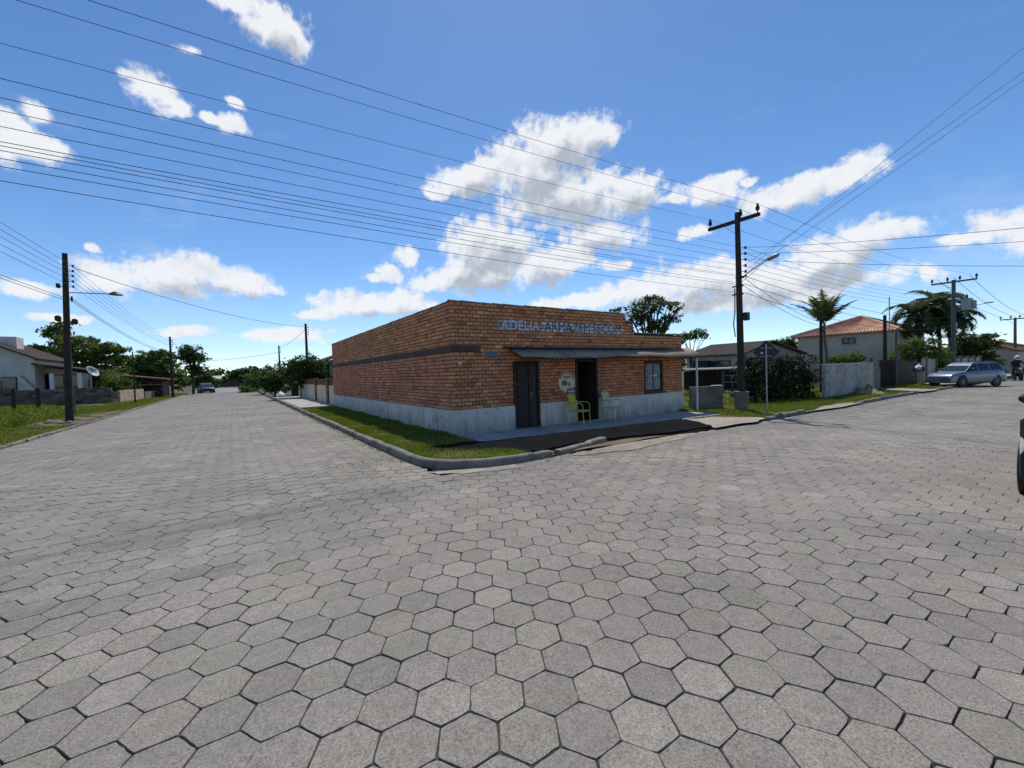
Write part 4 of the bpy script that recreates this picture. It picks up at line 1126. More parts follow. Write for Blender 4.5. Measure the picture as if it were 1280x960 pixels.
        for k in range(6): mb.tube([(b.x, b.y, -.1), (b.x + random.uniform(-.3, .3), b.y + random.uniform(-.3, .3), h*.8)], [.02, .008], 5)
        build('stem', mb, M['trunk'], t)
    # palms
    b = at_depth(1034, 470, 26); b.z = -.1; tp = at_depth(1031, 404, 26)
    palm('slender palm with upswept fronds behind the whitewashed wall', b, tp, 18, 2.2, 1.5, .85, .55, .085, .5, None, .075, 34)
    for (px, py, dep, lab, L) in ((1148, 392, 37, 'leftmost palm of the drooping clump by the transformer pole', 2.9), (1172, 380, 38, 'tallest palm of the drooping clump by the transformer pole', 3.0), (1186, 396, 36, 'rightmost palm of the drooping clump, half behind the transformer pole', 2.6)):
        b = at_depth(px + 4, 470, dep); b.z = -.1
        palm(lab, b, at_depth(px, py, dep), 26, L, 1.35, -.3, 1.8, .14, .85, 'drooping palms by the transformer pole', .12, 32)
    # low wood closing the view
    W = []
    for i in range(170):
        a = R(random.uniform(-30, 130)); d = random.uniform(170, 330)
        x, y = CAM.x + d*math.cos(a), CAM.y + d*math.sin(a)
        if -14 < x < 3 and y < 140: continue
        W.append(((x, y, random.uniform(1.5, 3.5)), random.uniform(8, 16), random.uniform(2.5, 5.0)))
    for px in range(262, 345, 5):
        c = at_depth(px, 473, 150); W.append(((c.x, c.y, 3.0), 5, random.uniform(3.2, 4.6)))
    V, F, C = leaf_cloud(W, 52000, .75, 1.6, 18, .18)
    k = V[:, 2].reshape(-1, 4).min(1) > -1; F = F[k]
    tag(link('far_wood', np_mesh('far_wood', V, [F], C), M['leaf_far']), 'low dark wood far behind the houses', 'wood', None, 'stuff')
# ------------------------------------------------------------------ walls, fences, houses
def brick_run(name, label, cat, p0, p1, z0, z1, th, bl, bh, colf, m, joint=.02, ragged=None, proud=.012, cap=None, core='greywall'):
    p0, p1 = Vector((p0[0], p0[1], 0)), Vector((p1[0], p1[1], 0)); d = (p1 - p0); L = d.length; d.normalize(); nn = Vector((d.y, -d.x, 0))
    if (CAM - p0).dot(nn) < 0: nn = -nn; flip = True
    else: flip = False
    g = gzf((p0.x + p1.x)/2)
    t = thing(name, label, cat, (p0.x, p0.y, g))
    mb = MB(); q = (p0 + p1)/2
    mb.box((q.x, q.y, g + (z0 + z1)/2 - .05), (L, th, z1 - z0 + .1 - (.06 if ragged else 0)), rz=math.atan2(d.y, d.x)); build('core', mb, M[core], t)
    Vs, Fs, Cs = [], [], []
    o = 0
    for s in (1, -1):
        def place(u, dd, z, s=s): 
            w = p0 + d*u + nn*s*(th/2 - .004 + dd); return (w.x, w.y, g + z)
        V, F, C = masonry(0, L, z0, z1, bl, bh, [], place, joint, proud, colf, ragged)
        if len(V) == 0: continue
        Vs.append(V); Fs.append(F + o); Cs.append(C); o += len(V)
    me = np_mesh('face', np.concatenate(Vs), [np.concatenate(Fs)], np.concatenate(Cs)); link('face', me, M[m], t)
    if cap:
        mb = MB(); mb.box((q.x, q.y, g + z1 + .03), (L + .04, th + .06, .06), rz=math.atan2(d.y, d.x), bev=.01); build('coping', mb, M[cap], t)
    return t

def win(parent, c, w, h, axis, m='glass', fm='wood_dark', out=.04):
    """window on a wall; axis gives the outward direction"""
    a = Vector(axis); u = Vector((-a.y, a.x, 0)); c = Vector(c) + a*out
    rz = math.atan2(u.y, u.x); f = .06
    mb = MB()
    for s in (-1, 1): mb.box(c + u*s*(w/2 - f/2), (f, .07, h), rz=rz)
    for s in (-1, 1): mb.box(c + Vector((0, 0, s*(h/2 - f/2))), (w - 2*f - .004, .07, f), rz=rz)
    mb.box(c, (f*.6, .05, h - 2*f - .004), rz=rz)
    wd = build('window', mb, M[fm], parent)
    mb = MB(); mb.box(c - a*.015, (w - 2*f, .012, h - 2*f), rz=rz); build('pane', mb, M[m], wd)
    mb = MB(); mb.box(c - Vector((0, 0, h/2 + .03)) + a*.02, (w + .14, .12, .05), rz=rz); build('sill', mb, M['concrete'], wd)
    return wd

def roof_slab(mb, a, b, c, d, th=.10):
    """tiled slope a-b eave, c-d ridge with rounded tile courses"""
    a, b, c, d = map(Vector, (a, b, c, d)); n = (b - a).cross(d - a).normalized()
    if n.z < 0: n = -n
    L = (b - a).length; k = max(4, int(L/.24)); m = 6
    vs = []
    for i in range(k*4 + 1):
        t = i/(k*4); h = .045*math.sin(i*math.pi/2)
        e, r = a.lerp(b, t), d.lerp(c, t)
        for j in range(m + 1): vs.append(e.lerp(r, j/m) + n*(h + .012*(1 - (j % 1))))
    fs = [(i*(m + 1) + j, i*(m + 1) + j + 1, (i + 1)*(m + 1) + j + 1, (i + 1)*(m + 1) + j) for i in range(k*4) for j in range(m)]
    mb.add(vs, fs)
    lo = [q - n*th for q in (a, b, c, d)]
    mb.add([a - n*.04, b - n*.04, c - n*.04, d - n*.04] + lo, [(0, 1, 5, 4), (1, 2, 6, 5), (2, 3, 7, 6), (3, 0, 4, 7), (4, 5, 6, 7)])

def make_walls():
    def stonec(u, z):
        v = max(.3, random.gauss(1, .3)); return [.125*v, .10*v, .08*v]
    def salm(u, z):
        v = random.gauss(1, .10); return [.50*v, .31*v, .20*v] if random.random() < .85 else [.30*v, .17*v, .11*v]
    def whit(u, z):
        v = random.gauss(1, .12); return [.40*v, .35*v, .285*v] if random.random() < .9 else [.30*v, .255*v, .20*v]
    # low grey wall stub beside the shop
    t = thing('wall_stub', 'low stained cement wall stub at the right end of the shop', 'wall', (10.0, -.14, -.1))
    mb = MB(); a, b = Vector((9.99, -.13, 0)), Vector((11.2, -.72, 0)); d = (b - a).normalized()
    q = (a + b)/2; mb.box((q.x, q.y, .37), ((b - a).length, .14, .98), rz=math.atan2(d.y, d.x), bev=.015); build('body', mb, M['greywall'], t)
    mb = MB(); mb.box((b.x - .22*d.x, b.y - .22*d.y, .875), (.42, .17, .025), rz=math.atan2(d.y, d.x), bev=.006); build('coping', mb, M['white'], t)
    brick_run('stone_wall', 'low rough dark stone wall before the white house', 'wall', (-30, 37.2), (-12.95, 37.4), .05, 1.45, .22, .42, .2, stonec, 'stone', .03, ragged=lambda u: 1.47 + .05*math.sin(u*1.7), proud=.03)
    brick_run('brick_wall', 'low salmon brick wall along the left street', 'wall', (-12.75, 38.6), (-12.15, 45.6), .05, 1.12, .16, .26, .12, salm, 'salmon', .02, proud=.006, core='cream')
    brick_run('brick_wall', 'small far salmon wall beyond the slim pole', 'wall', (-12.6, 57), (-11.8, 64), .05, 1.2, .16, .3, .14, salm, 'salmon', .02, proud=.006, core='cream')
    t = brick_run('garden_wall', 'whitewashed block wall below the slender palm', 'wall', (18.3, -1.62), (25.5, -1.42), .0, 1.60, .16, .39, .195, whit, 'blockwhite', .007, proud=.004, cap='concrete', core='offwhite2')
    # grey low wall with pickets before the tiled house
    t = thing('low_wall', 'grey cement low wall in front of the low tiled house', 'wall', (-11.95, 46, 0)); mb = MB(); mb.bar((-12.1, 46, .4), (-11.6, 53, .4), .15, .85); build('body', mb, M['greywall'], t)
    t = thing('board_fence', 'weathered grey board fence between stone and salmon walls', 'fence', (-12.9, 37.5, 0))
    for k in range(7):
        mb = MB(); a = Vector((-12.92 + .03*k, 37.45 + .17*k, .55)); mb.box(a, (.03, .15, 1.05 + random.uniform(-.08, .08)), rz=.1); build('board', mb, M['greywall'], t)
    # cream wall with brown posts along the footpath
    t = thing('boundary_wall', 'cream rendered wall with brown posts and rail behind the shop', 'wall', (.1, 22, 0))
    mb = MB()
    for a, b in ((15.35, 16.9), (17.5, 21.2), (21.6, 28.8)): mb.box((.14, (a + b)/2, .6), (.14, b - a, 1.18))
    build('panel', mb, M['cream'], t)
    for y in (17.2, 21.4, 28.95):
        mb = MB(); mb.box((.12, y, .82), (.24, .36 if y > 18 else .56, 1.62), bev=.02); build('post', mb, M['brownpost'], t)
    mb = MB()
    for z in (1.27, 1.40, 1.53): mb.box((.14, 22.1, z), (.05, 13.4, .10))
    for y in np.arange(15.6, 28.8, .9): mb.box((.18, y, 1.38), (.03, .06, .44))
    build('rail', mb, M['brownpost'], t)
    # leaning bent fence posts on the left
    first = None
    for (px, py, lab) in ((18, 517, 'bent concrete fence post nearest the left edge'), (49, 517, 'bent concrete fence post between the leftmost one and the leaning pole')):
        b = at_z(px, py, .08)
        if first is None:
            t = thing('fence_post', lab, 'fence post', (b.x, b.y, .05), 0, 'bent concrete fence posts'); first = t
            mb = MB(); mb.tube([(0, 0, -.2), (-.02, 0, 1.55)], [.10, .085], 4); build('shaft', mb, M['pole'], t, True)
            mb = MB(); mb.tube([(-.02, 0, 1.5), (-.40, .12, 2.0), (-.62, .2, 2.3)], [.085, .07, .06], 4); build('arm', mb, M['poleconc'], t, True)
        else: dup(first, (b.x, b.y, .05), .12, lab)
    b = at_z(92, 519, .08); t = thing('fence_post', 'straight short fence post just behind the leaning pole', 'fence post', (b.x, b.y, .05), 0, 'bent concrete fence posts')
    mb = MB(); mb.tube([(0, 0, -.2), (0, 0, 1.5)], [.1, .085], 4); build('shaft', mb, M['poleconc'], t, True)
    # dark lean-to fence with wavy sheet on top, and tube gate
    a, b = at_depth(858, 488, 28), at_depth(938, 487, 27); t = thing('lean_to', 'low dark lean-to with wavy pale sheet roof behind the wall stub', 'shed', (a.x, a.y, 0))
    a.z = b.z = 0; d = (b - a).normalized(); nn = Vector((d.y, -d.x, 0))
    mb = MB(); q = (a + b)/2 - nn*1.2; mb.bar(a - nn*1.2 + Vector((0, 0, .6)), b - nn*1.2 + Vector((0, 0, .6)), .08, 1.4); build('back_wall', mb, M['wood_dark'], t)
    mb = MB(); L = (b - a).length; n_ = int(L/.045); vs, fs = [], []
    for i in range(n_ + 1):
        p = a + d*(L*i/n_); h = .03*math.sin(i*math.pi/2)
        vs += [p + nn*.25 + Vector((0, 0, 1.40 + h)), p - nn*1.4 + Vector((0, 0, 1.52 + h))]
    for i in range(n_): fs.append((2*i, 2*i + 1, 2*i + 3, 2*i + 2))
    mb.add(vs, fs); o = build('roof', mb, M['fibro2'], t, smooth=True); o.modifiers.new('thickness', 'SOLIDIFY').thickness = .012
    for k in range(5):
        p = a + d*(L*k/4); mb = MB(); mb.bar(p + Vector((0, 0, -.1)), p + Vector((0, 0, 1.38)), .05); build('post', mb, M['pole'], t)
    a, b = at_depth(905, 487, 24.5), at_depth(926, 487, 24.5); a.z = b.z = -.1
    t = thing('tube_gate', 'light metal tube gate between pale posts behind the wall stub', 'gate', a)
    mb = MB()
    for z in (.15, .75, 1.15): mb.tube([a + Vector((0, 0, z)), b + Vector((0, 0, z))], .022, 6)
    for k in (0, .5, 1): p = a.lerp(b, k); mb.tube([p, p + Vector((0, 0, 1.15))], .022, 6)
    build('frame', mb, M['steel'], t)
    for p in (a - (b - a)*.04, b + (b - a)*.04): mb = MB(); mb.box(p + Vector((0, 0, .65)), (.1, .1, 1.4), bev=.01); build('post', mb, M['poleconc'], t)
    p = at_depth(940, 484, 24.0); p.z = -.1; t = thing('water_tank', 'round grey tank with pale lid behind the collared pole', 'tank', p)
    mb = MB(); mb.lathe((p.x, p.y, .35), [(.36, 0), (.42, .05), (.45, .75), (.47, .80)], 18); build('body', mb, M['poleconc'], t)
    mb = MB(); mb.lathe((p.x, p.y, 1.155), [(.49, 0), (.49, .05), (.3, .12), (.06, .15)], 18); build('lid', mb, M['white'], t)
    mb = MB(); mb.box((p.x, p.y, .12), (.8, .8, .45), bev=.02); build('stand', mb, M['greywall'], t)
    # gate beside the whitewashed wall
    t = thing('metal_gate', 'dark sheet gate with pale posts at the end of the whitewashed wall', 'gate', (27.5, -1.3, -.1))
    mb = MB(); mb.box((29.0, -1.25, .80), (2.9, .05, 1.75));
    for k in range(18): mb.box((27.65 + k*.16, -1.285, .80), (.03, .03, 1.7))
    build('panel', mb, M['wood_dark'], t)
    for x in (26.1, 30.75): mb = MB(); mb.box((x, -1.25, .85), (.14, .14, 2.0), bev=.01); build('post', mb, M['poleconc'], t)
    mb = MB(); mb.box((26.8, -1.25, .6), (1.2, .12, 1.3)); build('side_panel', mb, M['greywall'], t)
    t = thing('garden_fence', 'dark board fence below the garden bush', 'fence', (31, -1.0, -.1))
    for k in range(24):
        mb = MB(); mb.box((31.1 + k*.26, -1.0, .7), (.24, .03, 1.55 + random.uniform(-.05, .05))); build('board', mb, M['wood_brown2'], t)
    t = thing('grey_wall', 'long pale grey wall behind the silver car', 'wall', (37, -1.1, -.1)); mb = MB(); mb.box((48, -1.1, .75), (21, .16, 1.75), bev=.01); build('body', mb, M['offwhite2'], t)
    mb = MB()
    for k in range(8): mb.box((38 + k*2.85, -1.14, .82), (.26, .26, 1.95), bev=.02)
    build('pier', mb, M['greywall'], t)

def make_houses():
    # white house on the left, gable to the street side, porch at its right
    Y = 41.0
    w = thing('white_house', 'white gabled house with recessed porch behind the stone wall', 'house', (-22, Y, 0))
    pR = at_y(42, 446, Y); pA = at_y(-30, 422, Y); xr, xa = pR.x, pA.x; xl = 2*xa - xr
    mb = MB(); mb.prism([(xl, Y, -.1), (xr, Y, -.1), (xr, Y, pR.z - .1), (xa, Y, pA.z - .1), (xl, Y, pR.z - .1)], (0, 9, 0)); build('wall', mb, M['offwhite'], w)
    mb = MB(); ov = .35
    sl = (pA.z - pR.z)/(xr - xa)
    roof_slab(mb, (xr + ov, Y + 9.3, pR.z - sl*ov), (xr + ov, Y - .4, pR.z - sl*ov), (xa, Y - .4, pA.z), (xa, Y + 9.3, pA.z))
    roof_slab(mb, (xl - ov, Y - .4, pR.z - sl*ov), (xl - ov, Y + 9.3, pR.z - sl*ov), (xa, Y + 9.3, pA.z), (xa, Y - .4, pA.z))
    build('roof', mb, M['greyroof'], w)
    c = at_y(9, 428, Y + 3); mb = MB(); mb.box((c.x, Y + 3, c.z - .3), (1.5, 1.5, 1.5), bev=.03); build('tank_housing', mb, M['offwhite'], w)
    c = at_y(2, 483, Y); win(w, (c.x, Y, c.z), 1.7, 1.5, (0, -1, 0))
    # porch
    pE = at_y(112, 462, Y); xe = pE.x
    mb = MB(); mb.prism([(xr + .01, Y + 2.2, -.1), (xe - .6, Y + 2.2, -.1), (xe - .6, Y + 2.2, 2.75), (xr + .01, Y + 2.2, 3.4)], (0, 6.5, 0)); build('porch_wall', mb, M['offwhite'], w)
    mb = MB(); roof_slab(mb, (xe + .2, Y + 9, pE.z - .05), (xe + .2, Y - .3, pE.z - .05), (xr - .1, Y - .3, pR.z - .55), (xr - .1, Y + 9, pR.z - .55)); build('porch_roof', mb, M['greyroof'], w)
    for px in (64, 99): c = at_y(px, 470, Y); mb = MB(); mb.box((c.x, Y + .1, 1.3), (.24, .24, 2.85)); build('column', mb, M['white'], w)
    c = at_y(52, 478, Y + 2.2); win(w, (c.x, Y + 2.2, c.z), .95, 1.5, (0, -1, 0))
    c = at_y(80, 479, Y + 2.2); win(w, (c.x, Y + 2.2, c.z - .1), 2.2, 1.7, (0, -1, 0))
    # satellite dish on a mast near the porch
    c = at_y(113, 466, Y - 2); t = thing('satellite_dish', 'pale satellite dish on a short mast by the porch', 'dish', (c.x, c.y, 0))
    q = Vector((.75, -.4, .55)).to_track_quat('Z', 'Y').to_matrix(); vs, fs = [], []
    for i in range(5):
        r = .52*i/4
        for k in range(18): a = k*math.pi/9; vs.append(c + q @ Vector((r*math.cos(a), r*math.sin(a), .24*(r/.52)**2)))
    for i in range(4):
        for k in range(18): fs.append((i*18 + k, i*18 + (k + 1) % 18, i*18 + 18 + (k + 1) % 18, i*18 + 18 + k))
    mb = MB(); mb.add(vs, fs); o = build('reflector', mb, M['steel2'], t, smooth=True); o.modifiers.new('thickness', 'SOLIDIFY').thickness = .02
    mb = MB(); mb.tube([(c.x, c.y, -.1), (c.x, c.y, c.z)], .05, 8); build('mast', mb, M['steel'], t)
    mb = MB(); f = c + q @ Vector((0, 0, .55)); mb.bar(c, f, .03); mb.lathe(f - Vector((0, 0, .06)), [(.05, 0), (.06, .06), (.05, .12)], 8); build('feed_arm', mb, M['steel'], t)
    # low tiled house further down the left street
    t = thing('tiled_house', 'low brown house with sloping tiled roof beside the salmon wall', 'house', (-14, 50, 0))
    a, b = at_y(170, 470, 50), at_y(206, 474, 50)
    mb = MB(); mb.prism([(a.x - 2, 50, -.1), (b.x - .5, 50, -.1), (b.x - .5, 50, b.z - .2), (a.x - 2, 50, a.z - .05)], (0, 9, 0)); build('wall', mb, M['wood_brown2'], t)
    mb = MB(); roof_slab(mb, (b.x + .3, 59.5, b.z), (b.x + .3, 49.2, b.z), (a.x - 2.2, 49.2, a.z + .25), (a.x - 2.2, 59.5, a.z + .25)); build('roof', mb, M['rooftile2'], t)
    mb = MB(); mb.box(((a.x + b.x)/2 - .6, 49.6, b.z - .55), (b.x - a.x + .6, 1.4, .06)); build('canopy', mb, M['salmon2'], t)
    c = at_y(184, 488, 50); win(t, (c.x, 50, 1.3), 1.4, 1.0, (0, -1, 0))
    c = at_y(197, 488, 50); mb = MB(); mb.box((c.x, 49.97, 1.0), (.9, .05, 2.0)); d = build('door', mb, M['wood_dark'], t); mb = MB(); mb.box((c.x + .35, 49.93, 1.0), (.05, .05, .12)); build('handle', mb, M['steel'], d)
    # pale house behind the cream wall
    t = thing('pale_house', 'pale house with dark roof peeping out behind the side of the shop', 'house', (2.4, 20, 0))
    e = at_x(409, 450, 2.4)
    z = e.z
    mb = MB(); mb.box((6.4, e.y + 2.0, z/2 - .05), (8, 9, z - .02)); build('wall', mb, M['offwhite'], t)
    y0, y1 = e.y - 2.9, e.y + 6.8
    mb = MB(); roof_slab(mb, (1.75, y1, z - .12), (1.75, y0, z - .12), (6.4, y0, z + 1.5), (6.4, y1, z + 1.5)); roof_slab(mb, (11, y0, z - .12), (11, y1, z - .12), (6.4, y1, z + 1.5), (6.4, y0, z + 1.5)); build('roof', mb, M['greyroof'], t)
    mb = MB(); mb.bar((1.68, y0, z - .16), (1.68, y1, z - .16), .03, .16); build('fascia', mb, M['white'], t)
    for px in (404, 411): c = at_x(px, 464, 2.4); win(t, (2.4, c.y, c.z), 1.0 if px < 408 else .9, 1.3, (-1, 0, 0))
    # grey roofed house beyond the lean-to
    q = at_depth(925, 441, 34); x0, y0, ze = q.x, q.y, q.z
    g2 = at_y(1001, 443, y0); x1 = g2.x; ap = at_y(960, 426, y0); xa, zr = (x0 + x1)/2, ap.z
    xa = ap.x; l = at_x(858, 445, x0); L = l.y - y0
    t = thing('grey_house', 'long low house with weathered grey roof and pale gable behind the lean-to', 'house', (xa, y0, -.1))
    mb = MB(); mb.prism([(x0, y0, -.1), (x1, y0, -.1), (x1, y0, ze - .1), (xa, y0, zr - .08), (x0, y0, ze - .1)], (0, L, 0)); build('wall', mb, M['offwhite2'], t)
    mb = MB(); ov = .4; s1 = (zr - ze)/(xa - x0); s2 = (zr - g2.z)/(x1 - xa)
    roof_slab(mb, (x0 - ov, y0 + L + .4, ze - s1*ov), (x0 - ov, y0 - .5, ze - s1*ov), (xa, y0 - .5, zr), (xa, y0 + L + .4, zr))
    roof_slab(mb, (x1 + ov, y0 - .5, ze - s2*ov), (x1 + ov, y0 + L + .4, ze - s2*ov), (xa, y0 + L + .4, zr), (xa, y0 - .5, zr))
    build('roof', mb, M['greyroof'], t)
    c = at_y(941, 454, y0); win(t, (c.x, y0, c.z), 1.5, 1.0, (0, -1, 0))
    c = at_y(978, 454, y0); win(t, (c.x, y0, c.z), 1.5, 1.0, (0, -1, 0))
    for px in (876, 900): c = at_x(px, 456, x0); win(t, (x0, c.y, c.z - .1), 1.8, .9, (-1, 0, 0))
    # tall house with orange tiled hip roof
    q = at_depth(1099, 413, 37); X = q.x; z = q.z; f = at_x(997, 421, X); rd0 = at_depth(1073, 397, 40.5); rd1 = at_depth(1101, 397.5, 38.5)
    y0, y1 = q.y - 1.0, f.y; W = 9.5
    t = thing('tiled_house', 'tall beige house with orange tiled hip roof behind the slender palm', 'house', (X, (y0 + y1)/2, 0))
    mb = MB(); mb.box((X + W/2, (y0 + y1)/2, z/2 - .05), (W, y1 - y0, z - .06)); build('wall', mb, M['beigewall'], t)
    ov = .45; ex0, ex1, ey0, ey1, zz = X - ov, X + W + ov, y0 - ov, y1 + ov, z - .05
    mx = X + W/2; r0, r1 = Vector((mx, y0 + 3.6, z + 1.75)), Vector((mx, y1 - 3.8, z + 1.75))
    mb = MB()
    roof_slab(mb, (ex0, ey1, zz), (ex0, ey0, zz), r0, r1); roof_slab(mb, (ex1, ey0, zz), (ex1, ey1, zz), r1, r0)
    roof_slab(mb, (ex0, ey0, zz), (ex1, ey0, zz), r0, r0 + Vector((.01, 0, 0))); roof_slab(mb, (ex1, ey1, zz), (ex0, ey1, zz), r1, r1 + Vector((.01, 0, 0)))
    rf = build('roof', mb, M['rooftile'], t)
    mb = MB(); mb.tube([r0 + Vector((0, 0, .06)), r1 + Vector((0, 0, .06))], .13, 8)
    for e, r in (((ex0, ey0, zz), r0), ((ex0, ey1, zz), r1), ((ex1, ey0, zz), r0)): mb.tube([Vector(e) + Vector((0, 0, .08)), r + Vector((0, 0, .06))], .12, 8)
    build('ridge_tile', mb, M['ridgetile'], rf)
    c = at_x(1061, 426, X); win(t, (X, c.y, c.z), 1.0, .55, (-1, 0, 0))
    # aerial
    c = at_y(1112, 400, 2.0); tp = at_y(1111.5, 371, 2.0); t = thing('aerial', 'thin aerial mast above the tiled roof', 'aerial', (c.x, 2.0, 0)); mb = MB(); mb.tube([(c.x, 2, 0), (tp.x, 2, tp.z)], .035, 6); build('mast', mb, M['steel'], t)
    mb = MB()
    for k in range(5): mb.bar((tp.x - .3, 2, tp.z - .1 - .15*k), (tp.x + .3, 2, tp.z - .1 - .15*k), .012)
    build('element', mb, M['steel'], t)
    # far houses of the right street
    for (px, py, dep, w_, h_, roof, wall, lab) in ((1215, 447, 50, 7, 2.3, 'rooftile2', 'beigewall', 'small far house with brown gable roof behind the grey wall'), (1240, 444, 58, 9, 2.5, 'rooftile2', 'beigewall', 'far beige gabled house right of the dark tree'), (1272, 450, 75, 9, 2.4, 'greyroof', 'offwhite2', 'farthest pale house at the end of the right street')):
        c = at_depth(px, py, dep); t = thing('far_house', lab, 'house', (c.x, c.y, -.1)); x, y = c.x, c.y
        mb = MB(); mb.prism([(x, y - w_/2, -.1), (x, y + w_/2, -.1), (x, y + w_/2, h_), (x, y, h_ + 1.3), (x, y - w_/2, h_)], (8, 0, 0)); build('wall', mb, M[wall], t)
        mb = MB(); roof_slab(mb, (x - .4, y - w_/2 - .3, h_ - .05), (x + 8.4, y - w_/2 - .3, h_ - .05), (x + 8.4, y, h_ + 1.4), (x - .4, y, h_ + 1.4)); roof_slab(mb, (x + 8.4, y + w_/2 + .3, h_ - .05), (x - .4, y + w_/2 + .3, h_ - .05), (x - .4, y, h_ + 1.4), (x + 8.4, y, h_ + 1.4)); build('roof', mb, M[roof], t)
        win(t, (x, y + 1.2, 1.3), 1.2, 1.1, (-1, 0, 0)); win(t, (x, y - 1.4, 1.3), 1.2, 1.1, (-1, 0, 0))
    # long pale shed closing the left street
    c = at_depth(283, 476, 118); t = thing('far_shed', 'long low pale roofed shed at the end of the left street', 'shed', (c.x, c.y, 0))
    mb = MB(); mb.box((c.x + 1, c.y, 1.2), (16, 5, 2.4)); build('wall', mb, M['wood_brown2'], t)
    mb = MB(); roof_slab(mb, (c.x - 7.5, c.y - 3, 2.3), (c.x + 9.5, c.y - 3, 2.3), (c.x + 9.5, c.y, 3.2), (c.x - 7.5, c.y, 3.2)); roof_slab(mb, (c.x + 9.5, c.y + 3, 2.3), (c.x - 7.5, c.y + 3, 2.3), (c.x - 7.5, c.y, 3.2), (c.x + 9.5, c.y, 3.2)); build('roof', mb, M['offwhite'], t)
    for k in range(4): win(t, (c.x - 5 + 4*k, c.y - 2.5, 1.3), 1.4, 1.0, (0, -1, 0))

# ------------------------------------------------------------------ vehicles, small things, a rider
def make_car(label, m, loc, rz, wagon=True, bumper=None, stripe=False):
    t = thing('parked_car', label, 'car', loc, rz)
    if wagon: st = [(-2.22, .50, .86, .66), (-2.12, .27, .93, .77), (-1.7, .2, .95, .84), (-1.2, .19, .95, .86), (0, .19, .93, .86), (.9, .19, .91, .85), (1.45, .2, .84, .83), (1.95, .24, .74, .78), (2.15, .36, .66, .68), (2.22, .45, .60, .58)]; rear, rt = -2.12, -1.86
    else: st = [(-1.90, .50, .84, .73), (-1.82, .27, .93, .79), (-1.5, .2, .97, .82), (-1.0, .19, .96, .83), (0, .19, .94, .83), (.8, .19, .92, .82), (1.3, .2, .86, .80), (1.75, .24, .76, .75), (1.92, .36, .66, .66), (1.98, .45, .60, .56)]; rear, rt = -1.80, -1.45
    vs, fs = [], []
    def sec(x, zb, zt, w):
        mid = zb + (zt - zb)*.55
        h = [(w*.93, zb), (w, zb + .12), (w*1.015, mid), (w*.985, zt - .06), (w*.93, zt), (w*.5, zt + .025)]
        return [(x, y, z) for y, z in h] + [(x, -y, z) for y, z in h[::-1]]
    for s in st: vs += sec(*s)
    k = 12
    for i in range(len(st) - 1):
        for j in range(k): fs.append((i*k + j, i*k + (j + 1) % k, i*k + k + (j + 1) % k, i*k + k + j))
    fs += [tuple(range(k)), tuple(range((len(st) - 1)*k, len(st)*k))[::-1]]
    mb = MB(); mb.add(vs, fs)
    H = 1.44
    hw = lambda z: .795 - (z - .9)*.36
    prof = [(rear, .90), (rt, 1.30), (rt + .22, 1.40), (rt + .8, H), (-.1, H + .01), (.25, 1.39), (.55, 1.24), (1.12, .90)]
    gv = [(x, hw(z), z) for x, z in prof] + [(x, -hw(z), z) for x, z in prof]; n = len(prof)
    gf = [tuple(range(n))[::-1], tuple(range(n, 2*n))] + [(i, i + 1, n + i + 1, n + i) for i in range(n - 1)]
    mb.add(gv, gf); body = build('body', mb, M[m], t, True, True)
    # side glass, screens
    for s in (-1, 1):
        cuts = [(rear + .22, rt + .12, -.98, -.92), (-.90, -.84, -.02, -.02), (.06, .06, .98, .34)] if wagon else [(rear + .26, rt + .14, -.72, -.66), (-.64, -.60, .0, .0), (.08, .08, .98, .34)]
        for x0, x0t, x1, x1t in cuts:
            mb = MB(); z0, z1 = .93, 1.34
            mb.prism([(x0, s*(hw(z0) - .012), z0), (x1, s*(hw(z0) - .012), z0), (x1t, s*(hw(z1) - .012), z1), (x0t, s*(hw(z1) - .012), z1)], (0, s*.018, 0)); build('side_window', mb, M['glass'], t, True)
        mb = MB(); mb.box((.72, s*.95, 1.03), (.11, .20, .14), bev=.045); mb.bar((.74, s*.80, .95), (.72, s*.90, .97), .05); build('wing_mirror', mb, M['black'], t, True)
        for xx in (-.75, .15):
            mb = MB(); mb.box((xx, s*.872, .80), (.17, .025, .03), bev=.008); build('handle', mb, M[m], t, True)
    mb = MB(); mb.prism([(.60, .64, 1.235), (1.08, .74, .94), (1.08, -.74, .94), (.60, -.64, 1.235)], (.012, 0, .014)); build('windscreen', mb, M['glass'], t, True)
    mb = MB(); mb.prism([(rear + .05, .70, .97), (rt - .02, .60, 1.28), (rt - .02, -.60, 1.28), (rear + .05, -.70, .97)], (-.016, 0, .008)); build('rear_window', mb, M['glass'], t, True)
    wy = .74 if wagon else .68
    fx, bx = (1.38, -1.32) if wagon else (1.22, -1.22)
    for x in (fx, bx):
        for s in (-1, 1):
            mb = MB(); mb.lathe((x, s*wy, .30), [(.20, -.10), (.29, -.09), (.305, -.05), (.305, .05), (.29, .09), (.20, .10)], 24, 'Y')
            wv = build('wheel', mb, M['tyre'], t, True, True)
            mb = MB(); mb.lathe((x, s*(wy + .095), .30), [(.205, -.02), (.20, .01), (.17, .0), (.05, .012)], 24, 'Y')
            for q in range(5):
                a = q*2*math.pi/5; mb.bar((x + .04*math.cos(a), s*(wy + .112), .30 + .04*math.sin(a)), (x + .18*math.cos(a), s*(wy + .106), .30 + .18*math.sin(a)), .045, .02)
            build('rim', mb, M['rim'], wv, True)
            mb = MB(); mb.lathe((x, s*(wy + (.115 if wagon else .155)), .32), [(.37, -.06), (.375, .0), (.345, .012)], 24, 'Y'); build('wheel_arch', mb, M['black'], t, True)
    b = bumper or m
    e = st[0][0]; f = st[-1][0]
    mb = MB(); P = [(e + .28, .82), (e + .02, .79), (e - .06, .56), (e - .08, .0)]
